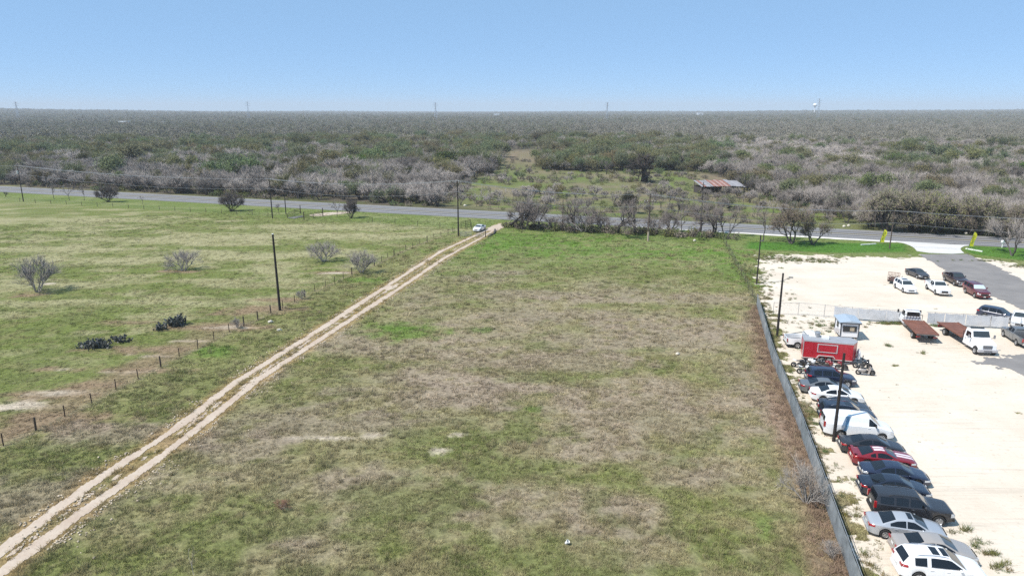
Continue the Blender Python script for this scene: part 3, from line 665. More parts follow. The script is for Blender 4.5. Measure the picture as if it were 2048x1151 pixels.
for (a, b2), lb in lab.items():
    for off, nm in pos:
        d = -2.6 if off == 9 else -.1; sd = 0 if off == 9 else off
        A = PT[a] + Vector((sd * math.cos(ra), sd * math.sin(ra), d)); B = PT[b2] + Vector((sd * math.cos(ra) , sd * math.sin(ra) + sd * .4, d)); mb = MB(); prev = None; o_ = A.copy(); o_.z = 0
        for i in range(15):
            t = i / 14; p = A.lerp(B, t) - Vector((0, 0, (1.1 if off != 9 else 1.5) * 4 * t * (1 - t))) - o_
            if prev: mb.tube(prev, p, .03, .03, 4, False)
            prev = p
        w = mb.build('power_line', M['wire']); w.location = o_; tag(w, f'thin {nm} wire strung {lb}', 'wire', 'overhead wires along the highway')

# ------------------------------------------------------------------ ranch gate, pipe entrance
def tube_gate(name, label, p, q, h=1.15, m='galv', bars=5):
    t = thing(name, label, 'gate', (p[0], p[1], 0)); q = (q[0] - p[0], q[1] - p[1])
    for k in range(bars): z = .2 + (h - .2) * k / (bars - 1); MB().tube((0, 0, z), (q[0], q[1], z), .03, .03, 6).build('bar', M[m], t)
    for s_ in (0, .5, 1): MB().tube((q[0] * s_, q[1] * s_, .15), (q[0] * s_, q[1] * s_, h), .03, .03, 6).build('upright', M[m], t)
    return t
tube_gate('tube_gate', 'pale tubular steel gate swung open beside the tall utility pole', G(921, 473).xy, G(943, 473).xy)
tube_gate('tube_gate', 'tubular steel gate standing across the track before the white sedan', G(952, 476).xy, G(967, 474).xy)
cor = thing('loading_pen', 'small dark steel rail pen behind the tall utility pole', 'pen', (*G(922, 456).xy, 0)); c0 = G(922, 456)
for k, (px, py) in enumerate(((922, 456), (931, 454), (941, 452), (934, 458), (943, 457))):
    p = G(px, py) - c0; MB().tube((p.x, p.y, 0), (p.x, p.y, 1.6), .07, .06, 6).build('post', M['poleblack'], cor)
for z in (.4, .8, 1.2, 1.5):
    mb = MB(); p1, p2, p3 = G(931, 454) - c0, G(941, 452) - c0, G(943, 457) - c0; mb.tube((0, 0, z), (p1.x, p1.y, z), .05, .05, 5).tube((p1.x, p1.y, z), (p2.x, p2.y, z), .05, .05, 5); mb.build('rail', M['poleblack'], cor)
for (px, py, lb) in ((916, 467, 'stubby black gate post at the foot of the tall utility pole'), (971, 474, 'short dark gate post at the edge of the dirt track')):
    p = G(px, py); t = thing('gate_post', lb, 'post', (p.x, p.y, 0)); MB().tube((0, 0, -.2), (0, 0, 1.5), .11, .1, 8).build('shaft', M['post'], t); MB().tube((0, 0, 1.5), (0, 0, 1.54), .12, .09, 8).build('cap', M['steel'], t)
p = G(1000, 462); q = G(976, 474) - p; t = thing('fallen_log', 'fallen dark log lying beside the track at the field corner', 'log', (p.x, p.y, 0)); 
MB().tube((-1.2, .6, .25), (q.x * .5, q.y * .5, .22), .26, .2, 8).tube((q.x * .5, q.y * .5, .22), (q.x, q.y, .15), .2, .11, 8).build('trunk', M['bark'], t, 50)
MB().tube((q.x * .4, q.y * .4, .3), (q.x * .4 + .5, q.y * .4 + .9, .9), .09, .04, 6).build('branch_stub', M['bark'], t)
pe = thing('pipe_rail_entrance', 'rusty pipe rail entrance wings flanking the pale side drive', 'fence', (*G(575, 436).xy, 0)); c0 = G(575, 436)
def wing(pts, hs, m):
    ps = [G(*p) - c0 for p in pts]
    for p, h in zip(ps, hs): MB().tube((p.x, p.y, -.1), (p.x, p.y, h), .12 if h > 1.4 else .06, .11 if h > 1.4 else .05, 8).build('post', M[m], pe)
    for z in (.45, .85, 1.2):
        for a, b2 in zip(ps[:-1], ps[1:]): MB().tube((a.x, a.y, z), (b2.x, b2.y, z), .05, .05, 6).build('rail', M[m], pe)
wing([(575, 436), (590, 428), (601, 426)], (1.2, 1.2, 2.2), 'tpost'); wing([(608, 438.5), (627, 436), (646, 432)], (2.0, 1.2, 2.2), 'tpost')
cg = thing('cattle_guard', 'grey steel cattle guard grating in the pipe rail entrance', 'cattle guard', (*G(590, 433.5).xy, 0)); c0 = G(590, 433.5)
for k in range(9):
    a, b2 = G(576 + k * 3.3, 436 - k * .55) - c0, G(590 + k * 2.2, 437.8 - k * .5) - c0; MB().tube((a.x, a.y, .12), (b2.x, b2.y, .12), .09, .09, 6).build('bar', M['steel'], cg)

# ------------------------------------------------------------------ roadside bits
def flag(px, yb, yt, rz, label):
    p = G(px, yb); h = HGT(px, yb, yt) ; t = thing('feather_flag', label, 'flag', (p.x, p.y, 0), rz); h = min(h, 4.6)
    def cx(z): return .20 * z + .05 * (z / h) ** 2 * h
    MB().path([(cx(z), 0, z) for z in np.linspace(0, h, 10)], .025, 6).build('flag_pole', M['steel'], t)
    P = []
    for i in range(17):
        z = .45 + (h - .45) * i / 16; wd = .9 * (1 if i < 13 else 1 - ((i - 12) / 4) ** 2 * .8)
        P.append([(cx(z) + .03 + wd * j / 4, .06 * math.sin(i * .7 + j), z - .10 * j / 4) for j in range(5)])
    P2 = [[(a[0], a[1] + .012, a[2]) for a in r] for r in P]
    cl = MB().grid(P).grid(P2, True).build('cloth', M['yellow'], t, 60)
    zz = .95
    for k, hh in enumerate((.28, .16, .34, .2, .3, .22, .26)):
        if zz + hh > h - .5: break
        mb = MB(); x0 = cx(zz + hh / 2) + .28
        mb.box((x0, -.085, zz + hh / 2), (.06, .01, hh), 0, -.2); mb.box((x0 + .16, -.085, zz + hh * .5), (.06, .01, hh), 0, -.2)
        if k % 2: mb.box((x0 + .08, -.087, zz + hh * .5), (.16, .01, .06))
        else: mb.box((x0 + .08, -.087, zz + hh * .92), (.16, .01, .06))
        mb.build('printed_mark', M['ink'], cl); zz += hh + .12
flag(1758, 488, 458, .1, 'yellow feather flag planted beside the reddish brown pole'); flag(1936, 496, 463, .1, 'yellow feather flag planted on the grass island beside the lone tree')
def kerb(a, b2, label):
    p, q = G(*a), G(*b2); d = q - p; t = thing('wheel_stop', label, 'wheel stop', (p.x, p.y, 0), math.atan2(d.y, d.x)); n_ = 2; Ln = d.length
    for k in range(n_): MB().prism([(Ln * k / n_ + .02, 0), (Ln * (k + 1) / n_ - .02, 0), (Ln * (k + 1) / n_ - .05, .2), (Ln * k / n_ + .05, .2)], -.13, .13).build('block', M['kerbwhite'], t)
kerb((1722, 490), (1752, 488), 'white concrete wheel stops on the grass verge beside the brown pole'); kerb((1931, 497.5), (1965, 503.5), 'long white concrete wheel stops on the grass island')
p = G(2004, 495); t = thing('mailbox', 'white mailbox on a pale post at the highway edge', 'mailbox', (p.x, p.y, 0), .3)
MB().box((0, 0, .55), (.14, .14, 1.1)).build('post', M['kerbwhite'], t); mb = MB(); mb.prism([(-.3, 1.1), (.3, 1.1), (.3, 1.42), (.2, 1.55), (-.2, 1.55), (-.3, 1.42)], -.22, .22); bx_ = mb.build('box', M['plasticwhite'], t); MB().box((0, -.235, 1.3), (.36, .02, .3)).build('door', M['plasticwhite'], bx_)
def small(px, py, sz, name, label, cat, kind):
    p = G(px, py); t = thing(name, label, cat, (p.x, p.y, 0), .4)
    if kind == 'bucket':
        b_ = MB().lathe([(.001, 0), (.15 * sz, 0), (.19 * sz, .42 * sz), (.17 * sz, .42 * sz), (.13 * sz, .03), (.001, .03)], (0, 0, .0), 'Z', 14).build('pail', M['plasticwhite'], t, 40)
        MB().ring((0, 0, .40 * sz), (0, 0, 1), .19 * sz, .012, 14, 4).build('rim', M['plasticwhite'], t); t.rotation_euler = (R(35), R(15), .6); t.location.z = .1
    else:
        mb = MB(); r2 = random.Random(px); 
        mb.ell((0, 0, .12 * sz), (.3 * sz, .22 * sz, .2 * sz), .3, 9, 6); mb.v = [(x * r2.uniform(.85, 1.15), y * r2.uniform(.85, 1.15), z * r2.uniform(.9, 1.1)) for x, y, z in mb.v]; mb.build('stone_mass', M['stone'], t); MB().ell((.3 * sz, .1, .04), (.12 * sz, .1 * sz, .09 * sz), 0, 7, 4).build('chip', M['stone'], t)
small(1132, 1088, .65, 'bucket', 'white plastic bucket tipped in the field grass', 'bucket', 'bucket')
small(541, 645, 1.2, 'rock', 'white rock on the verge near the tall black pole', 'rock', 'r'); small(1355, 709, 1.0, 'rock', 'small pale rock in the middle of the field', 'rock', 'r'); small(1389, 482, 1.3, 'rock', 'white rock at the foot of the bare field edge trees', 'rock', 'r')
small(558, 661, 1.0, 'rock', 'grey flat rock on the verge between track and fence', 'rock', 'r')
for i_, (px, py) in enumerate(((1688, 454), (1697, 452.5), (1932, 468), (930, 412), (127, 374))):
    small(px, py, 1.6, 'rock', ['white boulder pair end at the far roadside', 'larger white boulder at the far roadside by a stump', 'white boulder under the bushy roadside trees', 'white boulder across the highway opposite the ranch gate', 'white boulder across the highway opposite the pasture'][i_], 'rock', 'r')
# ------------------------------------------------------------------ old shed
a, b2 = G(1403, 388), G(1487, 386); d = b2 - a; Ls = d.length; sh = thing('open_shed', 'long old open-sided shed with rust-streaked metal roof', 'shed', (a.x, a.y, 0), math.atan2(d.y, d.x)); Ds = 6.0; Hf, Hb = 2.55, 4.1
npan = 18
for i in range(npan):
    x0, x1 = -.4 + (Ls + .8) * i / npan, -.4 + (Ls + .8) * (i + 1) / npan - .03; dr = .05 * math.sin(i * 1.7) - (.35 * max(0, i - 13) / 4)
    m_ = ('barnrust' if i % 2 else 'barnpink') if 5 <= i <= 11 or i == 1 else 'barngalv'; P = []
    for j in range(7):
        t = j / 6; x = x0 + (x1 - x0) * t; P.append([(x, -.6, Hf + dr + .03 * (j % 2)), (x, Ds * .5, (Hf + Hb) / 2 + .1 + dr + .03 * (j % 2)), (x, Ds + .3, Hb + dr + .03 * (j % 2))])
    MB().grid(P, True).build('roof_sheet', M[m_], sh)
for i in range(8):
    for y_, h in ((0, Hf), (Ds, Hb)): MB().tube((Ls * i / 7, y_, 0), (Ls * i / 7, y_, h - .1), .11, .1, 7).build('post', M['barnwood'], sh)
for y_, h in ((0, Hf - .12), (Ds, Hb - .12)): MB().box((Ls / 2, y_, h), (Ls, .1, .18)).build('beam', M['barnwood'], sh)
for i in range(12): 
    if i not in (8, 9): MB().box((Ls * (i + .5) / 12, Ds - .1, 1.2), (Ls / 12 - .05, .04, 2.4)).build('wall_board', M['barnwood'], sh)
for i in range(8): MB().box((.0, Ds * (i + .5) / 8, 1.1), (.04, Ds / 8 - .04, 2.2)).build('wall_board', M['barnwood'], sh)
#PART4
# ------------------------------------------------------------------ vehicles
PROF = {
 'sedan': dict(L=4.85, W=1.83, top=[(-.5, .60), (-.49, .86), (-.47, .98), (-.43, 1.03), (-.335, 1.06), (-.15, 1.39), (-.04, 1.455), (.07, 1.43), (.255, 1.0), (.30, .96), (.44, .80), (.485, .69), (.5, .5)], belt=.93, xD=-.335, xC=-.155, xB=.075, xA=.25, roof=.64, wb=(-.285, .30), r=.335, zb=.21, win=[(-.235, -.035), (-.02, .20)], doors=[(-.20, -.03), (-.025, .19)]),
 'coupe': dict(L=4.78, W=1.88, top=[(-.5, .60), (-.49, .86), (-.475, .98), (-.44, 1.01), (-.375, 1.02), (-.17, 1.33), (-.06, 1.385), (.02, 1.35), (.19, .99), (.26, .96), (.44, .84), (.49, .72), (.5, .5)], belt=.92, xD=-.375, xC=-.175, xB=.02, xA=.185, roof=.62, wb=(-.27, .305), r=.345, zb=.2, win=[(-.23, -.15), (-.12, .13)], doors=[(-.13, .16)]),
 'suv': dict(L=4.85, W=1.91, top=[(-.5, .60), (-.495, .95), (-.485, 1.12), (-.43, 1.60), (-.39, 1.68), (-.15, 1.74), (.06, 1.69), (.23, 1.13), (.28, 1.08), (.45, .94), (.49, .82), (.5, .55)], belt=1.08, xD=-.478, xC=-.415, xB=.06, xA=.225, roof=.68, wb=(-.28, .31), r=.37, zb=.26, win=[(-.375, -.22), (-.195, -.02), (-.005, .17)], doors=[(-.21, -.02), (-.015, .175)]),
 'crossover': dict(L=4.95, W=1.95, top=[(-.5, .60), (-.495, .95), (-.485, 1.12), (-.415, 1.56), (-.37, 1.66), (-.13, 1.73), (.06, 1.68), (.25, 1.10), (.30, 1.05), (.45, .90), (.49, .78), (.5, .55)], belt=1.10, xD=-.478, xC=-.405, xB=.06, xA=.245, roof=.66, wb=(-.29, .315), r=.37, zb=.25, win=[(-.35, -.21), (-.165, .19)], doors=[(-.20, -.02), (-.015, .18)]),
 'bigsuv': dict(L=5.2, W=2.02, top=[(-.5, .62), (-.495, 1.05), (-.49, 1.22), (-.463, 1.78), (-.44, 1.85), (-.15, 1.90), (.06, 1.85), (.195, 1.27), (.235, 1.22), (.46, 1.10), (.493, .95), (.5, .6)], belt=1.22, xD=-.486, xC=-.458, xB=.06, xA=.19, roof=.76, wb=(-.26, .305), r=.40, zb=.33, win=[(-.43, -.265), (-.235, -.085), (-.06, .135)], doors=[(-.245, -.075), (-.07, .145)]),
 'van': dict(L=5.75, W=2.03, top=[(-.5, .65), (-.496, 1.2), (-.485, 1.88), (-.465, 2.02), (-.1, 2.10), (.15, 2.05), (.30, 1.36), (.34, 1.27), (.465, 1.08), (.492, .92), (.5, .6)], belt=1.30, xD=-.494, xC=-.482, xB=.16, xA=.295, roof=.76, wb=(-.245, .33), r=.38, zb=.3, win=[(.13, .245)], doors=[(.10, .26)]),
 'pickup': dict(L=5.75, W=2.02, top=[(-.125, 1.4), (-.118, 1.72), (-.10, 1.83), (.02, 1.90), (.085, 1.86), (.20, 1.28), (.24, 1.24), (.455, 1.14), (.492, .98), (.5, .62)], belt=1.25, xD=-.122, xC=-.105, xB=.085, xA=.195, roof=.74, wb=(-.29, .31), r=.40, zb=.36, win=[(-.095, .005), (.02, .145)], doors=[(-.105, .005), (.01, .15)], bed=(-.5, -.135)),
}
_wheels = {}
def wheel_mesh(r, wd=.23, m='rim'):
    k = (round(r, 3), wd, m)
    if k not in _wheels:
        t = MB().lathe([(r * .62, -wd * .42), (r * .93, -wd * .5), (r, -wd * .3), (r, wd * .3), (r * .93, wd * .5), (r * .62, wd * .42), (r * .60, 0), (r * .62, -wd * .42)], (0, 0, 0), 'Y', 22).mesh('wheel', M['tyre'], 50)
        mb = MB().lathe([(r * .66, -wd * .40), (r * .60, -wd * .43), (r * .55, -wd * .30), (.02, -wd * .22)], (0, 0, 0), 'Y', 20)
        mb.lathe([(r * .14, -wd * .40), (.01, -wd * .43)], (0, 0, 0), 'Y', 10)
        for i in range(5):
            a = 2 * math.pi * i / 5; c_, s_ = math.cos(a), math.sin(a)
            mb.add([(c_ * r * .1 - s_ * r * .1, -wd * .42, s_ * r * .1 + c_ * r * .1), (c_ * r * .1 + s_ * r * .1, -wd * .42, s_ * r * .1 - c_ * r * .1), (c_ * r * .61 + s_ * r * .12, -wd * .41, s_ * r * .61 - c_ * r * .12), (c_ * r * .61 - s_ * r * .12, -wd * .41, s_ * r * .61 + c_ * r * .12)], [(0, 1, 2, 3)])
        d = MB().lathe([(r * .57, -wd * .29), (.01, -wd * .21)], (0, 0, 0), 'Y', 18).mesh('hub_shadow', M['plastic'])
        _wheels[k] = (t, mb.mesh('rim', M[m], 40))
    return _wheels[k]
def add_wheel(parent, x, y, r, side, wd=.23, m='rim'):
    t, rm_ = wheel_mesh(r, wd, m); w = obj('wheel', t, parent); w.location = (x, y, r); w.rotation_euler = (0, 0, 0 if side < 0 else math.pi); obj('rim', rm_, w)
class Car:
    def __init__(s, P):
        s.P = P; s.L = P['L']; s.W = P['W']; s.tx = np.array([a * s.L for a, _ in P['top']]); s.tz = np.array([z for _, z in P['top']])
        s.xw = [a * s.L for a in P['wb']]; s.Hr = s.tz.max(); s.x0 = P.get('bed', (None, -.5))[1] * s.L if 'bed' in P else -s.L / 2
        if 'bed' in P: s.x0 = s.tx[0]
    def zt(s, x): return float(sum(np.interp(x + d, s.tx, s.tz) for d in (-.05, -.025, 0, .025, .05)) / 5) if s.tx[0] + .06 < x < s.tx[-1] - .06 else float(np.interp(x, s.tx, s.tz))
    def w(s, x):
        a = abs(x) / (s.L / 2); return s.W / 2 * (1 - .17 * max(0, (a - .62) / .38) ** 2.6 - .02 * max(0, (a - .97) / .03))
    def zb(s, x):
        z = s.P['zb'] + .10 * max(0, (abs(x) / (s.L / 2) - .8) / .2)
        for xw in s.xw:
            Ra = s.P['r'] + .06; d = abs(x - xw)
            if d < Ra: z = max(z, s.P['r'] + math.sqrt(Ra * Ra - d * d))
        return z
    def zs(s, x): return min(s.P['belt'] + .05 * max(0, -x / (s.L / 2)), s.zt(x) - .05)
    def wt(s, x):
        g = max(0, min(1, (s.zt(x) - s.zs(x) - .05) / (s.Hr - s.P['belt'] - .05))); k = .93 - g * (.93 - s.P['roof']); return s.w(x) * k
    def ze(s, x): return max(s.zs(x) + .01, s.zt(x) - .035 - .02 * s.wt(x))
    def sec(s, x):
        w, zs, zt, wt, ze = s.w(x), s.zs(x), s.zt(x), s.wt(x), s.ze(x); zb = min(s.zb(x), zs - .04); h = zs - zb
        return [(0, zb), (w * .86, zb), (w * .965, zb + .03), (w * .99, zb + h * .28), (w, zb + h * .62), (w * .985, zs - .035), (w * .95, zs), (.5 * (w * .95 + wt), .5 * (zs + ze)), (wt, ze), (wt * .9, ze + (zt - ze) * .6), (wt * .55, zt - .006), (0, zt)]
    def yz(s, x, z, off=.0):     # half width of the flank at height z
        p = s.sec(x)[2:9]
        return float(np.interp(z, [q[1] for q in p], [q[0] for q in p])) + off
    def top(s, x, y, off=0.0):
        wt, ze, zt = s.wt(x), s.ze(x), s.zt(x); ys = [0, wt * .55, wt * .9, wt]; zs_ = [zt, zt - .006, ze + (zt - ze) * .6, ze]
        return float(np.interp(abs(y), ys, zs_)) + off
    def xs(s):
        a = list(np.linspace(s.x0, s.L / 2, 44)) + list(s.tx)
        for xw in s.xw: a += list(xw + (s.P['r'] + .06) * np.cos(np.linspace(0, math.pi, 13))) + [xw - s.P['r'] - .065, xw + s.P['r'] + .065]
        return sorted({round(float(q), 4) for q in a if s.x0 <= q <= s.L / 2})
    def body(s):
        mb = MB(); P = []
        for x in s.xs():
            h = s.sec(x); P.append([(x, y, z) for y, z in h] + [(x, -y, z) for y, z in h[-2:0:-1]])
        P = [r + [r[0]] for r in P]; mb.grid(P, True); n_ = len(P[0]) - 1; o = len(mb.v)
        mb.f.append(tuple(range(n_))); mb.f.append(tuple(range(o - n_ - 1, o - 1))[::-1]); return mb
    def side(s, x0, x1, z0, z1, sd, off=.006, n=8):
        P = []
        for i in range(n + 1):
            x = x0 + (x1 - x0) * i / n; a, b2 = z0(x), z1(x)
            if b2 < a + .012: b2 = a + .012
            P.append([(x, sd * s.yz(x, a + (b2 - a) * j / 4, off), a + (b2 - a) * j / 4) for j in range(5)])
        return MB().grid(P, sd > 0)
    def upper(s, x0, x1, inset, off=.007, n=8, y0=None, y1=None):
        P = []
        for i in range(n + 1):
            x = x0 + (x1 - x0) * i / n; w = s.wt(x) - inset; a, b2 = (-w if y0 is None else y0), (w if y1 is None else y1)
            P.append([(x, a + (b2 - a) * j / 6, s.top(x, a + (b2 - a) * j / 6, off)) for j in range(7)])
        return MB().grid(P, True)
def car(kind, paint, name, label, cat, anchor=None, wheels=None, rz=0.0, sd=-1, scale=1.0, sunroof=(), rails=False, stripes=False, chrome=False, shade=False, rim='rim', headlit=True, spoiler=False, group=None, tail='tail', front_dark=True, windows='glass', ws='clearglass', cargo=None, vanstripe=False):
    P = dict(PROF[kind]); P['L'] = P['L'] * scale; c = Car(P); Lh = c.L / 2; m = M[paint]
    if wheels:
        a, b2 = G(*wheels[0]), G(*wheels[1]); d = b2 - a; rz = math.atan2(d.y, d.x) if rz == 0.0 else rz; mid = (a + b2) / 2; off = Vector(((c.xw[0] + c.xw[1]) / 2, sd * (c.W / 2 - .1), 0))
    else:
        ax, ay, az, px, py = anchor; mid = G(px, py, az); mid.z = 0; off = Vector((ax * c.L, ay * c.W / 2, 0))
    loc = mid - Matrix.Rotation(rz, 3, 'Z') @ off
    t = thing(name, label, cat, (loc.x, loc.y, .03), rz, group)
    c.body().build('body', m, t, 34)
    for x0, x1 in P['doors']:
        for q in (-1, 1):
            dr = c.side(x0 * c.L + .012, x1 * c.L - .012, lambda x: max(c.zb(x) + .08, P['zb'] + .1), lambda x: c.zs(x) - .03, q, .007, 8).build('door', m, t, 34)
            hx = x0 * c.L + .2; hz = c.zs(hx) - .13
            MB().box((hx, q * (c.yz(hx, hz) + .025), hz), (.2, .03, .035)).build('handle', M['chrome'] if chrome or kind == 'bigsuv' else m, dr)
    for i, (x0, x1) in enumerate(P['win']):
        for q in (-1, 1):
            c.side(x0 * c.L, x1 * c.L, lambda x: c.zs(x) + .035, lambda x: max(c.zs(x) + .05, c.ze(x) - .05), q, .006, 9).build('side_window', M[windows], t)
    if kind == 'crossover' or chrome:
        for q in (-1, 1):
            mb = MB(); pts = [(x, q * c.yz(x, c.zs(x) + .02, .012), c.zs(x) + .02) for x in np.linspace(P['win'][0][0] * c.L, P['win'][-1][1] * c.L, 8)]; mb.path(pts, .012, 4); mb.build('window_trim', M['chrome'], t)
    c.upper(P['xB'] * c.L + .05, P['xA'] * c.L - .03, .07, .007, 8).build('windshield', M['sunshade' if shade else ws], t, 60)
    if kind == 'van':
        for q in (-1, 1): MB().box((-Lh * .985 + .005, q * .42, 1.62), (.05, .56, .52), 0, -.05).build('rear_window', M['glass'], t)
    else:
        x0, x1 = P['xD'] * c.L, P['xC'] * c.L
        if abs(x1 - x0) < .45: x0, x1 = x0 + .02, x1 - .01
        else: x0, x1 = x0 + .04, x1 - .03
        c.upper(x0, x1, .09 if kind not in ('pickup', 'bigsuv', 'suv', 'crossover') else .12, .012, 8).build('rear_window', M['glass'], t, 60)
    for x0, x1, yy in sunroof: c.upper(x0 * c.L, x1 * c.L, 0, .008, 4, -yy, yy).build('sunroof', M['glass'], t)
    if rails:
        for q in (-1, 1):
            xs_ = np.linspace(-.33 * c.L, .04 * c.L, 9); pts = [(x, q * c.wt(x) * .93, c.top(x, c.wt(x) * .93) + .07) for x in xs_]; pts[0] = (pts[0][0], pts[0][1], pts[0][2] - .06); pts[-1] = (pts[-1][0], pts[-1][1], pts[-1][2] - .06); MB().path(pts, .022, 6).build('roof_rail', M['plastic' if rails != 'chrome' else 'chrome'], t)
    if stripes:
        for y0, y1 in ((-.34, -.06), (.06, .34)):
            for a, b2 in ((-.16, .005), (.2, .47)): c.upper(a * c.L, b2 * c.L, 0, .006, 8, y0, y1).build('racing_stripe', M['stripe'], t)
    if spoiler:
        MB().box((-Lh + .16, 0, 1.12), (.22, 1.5, .035)).box((-Lh + .2, .6, 1.06), (.1, .04, .12)).box((-Lh + .2, -.6, 1.06), (.1, .04, .12)).build('spoiler', m, t)
    if vanstripe:
        xa, xb = -.19 * c.L, -.145 * c.L; P3 = []
        for i in range(3):
            x = xa + (xb - xa) * i / 2; row = [(x - .25, q * c.yz(x - .25, 1.0, .006), 1.0) for q in (-1,)]
            row = [(x - .18 * (1 - k / 5) ** 2, -c.yz(x, .75 + (c.ze(x) - .75) * k / 5, .006), .75 + (c.ze(x) - .75) * k / 5) for k in range(6)] + [(x + .05 + .5 * (k / 8), -c.wt(x) + 2 * c.wt(x) * k / 8, c.top(x, -c.wt(x) + 2 * c.wt(x) * k / 8, .007)) for k in range(1, 9)]
            P3.append(row)
        MB().grid(P3, True).build('blue_stripe', M['vanblue'], t)
    # bumpers, grille, lights, plate, mirrors
    fw, rw = c.w(Lh - .1), c.w(-Lh + .1); zf = c.zt(Lh - .02)
    big = kind in ('bigsuv', 'pickup', 'van'); gz0 = .55 if not big else .72
    MB().box((Lh - .01, 0, gz0), (.06, fw * 1.05, .16 if not big else .3)).build('grille', M['plastic' if front_dark else 'chrome'], t)
    MB().box((Lh + .0, 0, .36 if not big else .46), (.08, fw * 1.75, .13 if not big else .2)).build('front_bumper', M['chrome'] if kind == 'pickup' else (M['plastic'] if kind == 'van' else m), t)
    MB().box((Lh + .045, 0, .37 if not big else .46), (.01, .3, .12)).build('license_plate', M['plate'], t)
    rb = -Lh if 'bed' not in P else P['bed'][0] * c.L
    MB().box((rb - .01, 0, .42 if not big else .55), (.09, rw * 1.8, .17 if not big else .22)).build('rear_bumper', M['chrome'] if kind in ('pickup',) else (M['plastic'] if big else m), t)
    if 'bed' not in P: MB().box((-Lh - .015, 0, .74 if not big else .95), (.02, .36, .16)).build('license_plate', M['plate'], t)
    for q in (-1, 1):
        hz = c.zt(Lh - .3) - .14 if not big else c.zt(Lh - .3) - .2; hl = .10 if not big else .2
        c.side(Lh - (.5 if not big else .32), Lh - .03, lambda x: hz - hl * .6 - .04, lambda x: min(hz + hl * .6, c.zs(x)), q, .012, 5).build('headlight', M['head'], t)
        MB().box((Lh - .03, q * fw * .76, min(hz, zf + .12) - (.06 if not big else .1)), (.05, fw * .24, hl)).build('headlight', M['head'], t)
        if 'bed' in P: MB().box((rb + .02, q * (rw - .05), 1.02), (.08, .14, .4)).build('taillight', M[tail], t)
        elif kind in ('bigsuv', 'van'): MB().box((-Lh + .06, q * (rw * .955), 1.15 if kind == 'bigsuv' else 1.2), (.16, .13, .46), 0).build('taillight', M[tail], t)
        else:
            tz = c.zs(-Lh + .2) - .08; th = .15 if kind in ('suv', 'crossover') else .14
            tl = c.side(-Lh + .015, -Lh + .36, lambda x: tz - th * .5, lambda x: tz + th * .5, q, .014, 5).build('taillight', M[tail], t); MB().box((-Lh + .01, q * rw * .78, tz), (.05, rw * .36, th)).build('rear_lens', M[tail], tl)
        mx = P['xA'] * c.L - .42; mz = c.zs(mx) + .06
        MB().ell((mx, q * (c.w(mx) + (.1 if not big else .14)), mz + (.02 if not big else .08)), (.08, .12 if not big else .11, .075 if not big else .14), 0, 8, 6).build('mirror', M['plastic'] if paint in ('white',) and big else m, t, 60)
    for xw in c.xw:
        for q in (-1, 1): add_wheel(t, xw, q * (c.W / 2 - .105), P['r'], q, .23, rim)
    if 'bed' in P:
        x0, x1 = P['bed'][0] * c.L, P['bed'][1] * c.L; RH = 1.28
        xs_ = sorted(set([round(float(x), 3) for x in np.linspace(x0, x1, 14)] + [round(float(c.xw[0] + (P['r'] + .06) * math.cos(a)), 3) for a in np.linspace(0, math.pi, 13)] + [round(c.xw[0] - P['r'] - .065, 3), round(c.xw[0] + P['r'] + .065, 3)]))
        for q in (-1, 1):
            rows = []
            for x in xs_:
                w = c.w(x); zb = max(c.zb(x), .5); rows.append([(x, q * (w - .03), zb), (x, q * w, (zb + RH) / 2), (x, q * (w - .02), RH), (x, q * (w - .12), RH), (x, q * (w - .12), .78)])
            MB().grid(rows, q > 0).build('bed_side', m, t, 34)
        MB().box(((x0 + x1) / 2, 0, .76), (x1 - x0, c.W - .26, .05)).build('bed_floor', M['plastic'], t)
        tg = MB().box((x0 + .03, 0, .92), (.07, c.W * .80, .66)).build('tailgate', m, t); MB().box((x0 - .01, 0, 1.1), (.03, .22, .07)).build('handle', M['plastic'], tg); MB().box((x0 - .012, 0, .72), (.02, .34, .15)).build('license_plate', M['plate'], t)
        MB().box((x1 - .02, 0, 1.02), (.05, c.W - .24, .5)).build('bed_front', m, t)
    return t
M['vanblue'] = mat('blue_wrap_stripe', (.20, .36, .50), .4, 0, .3)
# the row along the privacy fence, backed up to it
H = R(-12)
car('crossover', 'white', 'parked_car', 'white crossover with twin sunroofs and chrome window trim at the end of the row', 'car', (-.485, -.9, 1.03, 1806, 1132), rz=R(-9), sunroof=((-.13, -.04, .42), (-.01, .06, .42)), rails='chrome')
car('sedan', 'champ', 'parked_car', 'beige sedan parked between the silver sunroof sedan and the white crossover', 'car', (-.49, -.9, .87, 1795, 1096), rz=R(-11))
car('sedan', 'silver', 'parked_car', 'silver sedan with dark sunroof parked beside the black full-size SUV', 'car', (-.485, -.92, .87, 1741, 1050), rz=R(-14), sunroof=((-.0, .065, .4),))
car('bigsuv', 'black', 'parked_car', 'black full-size SUV with chrome wheels parked beside the silver sedan', 'car', (-.49, -.93, 1.12, 1751, 1010), rz=R(-12), rails=True)
car('sedan', 'darknavy', 'parked_car', 'black sedan with round red tail lamp half hidden by the black full-size SUV', 'car', (-.485, -.92, .87, 1726, 972), rz=R(-12))
car('sedan', 'navy', 'parked_car', 'dark blue sedan with clear tail lamp parked beside the red striped coupe', 'car', (-.485, -.92, .87, 1728, 944), rz=R(-13), tail='head')
car('coupe', 'red', 'parked_car', 'red coupe with pinkish white racing stripes', 'car', (-.485, -.92, .84, 1709, 914), rz=R(-12), stripes=True, spoiler=True)
car('sedan', 'black', 'parked_car', 'black sedan with chrome window outline parked beside the white van', 'car', (-.485, -.92, .9, 1686, 888), rz=R(-12), scale=1.04, chrome=True)
car('van', 'white', 'parked_van', 'white cargo van with a light blue stripe over its roof', 'van', (-.49, -.92, 1.3, 1650, 846), rz=R(-12), vanstripe=True)
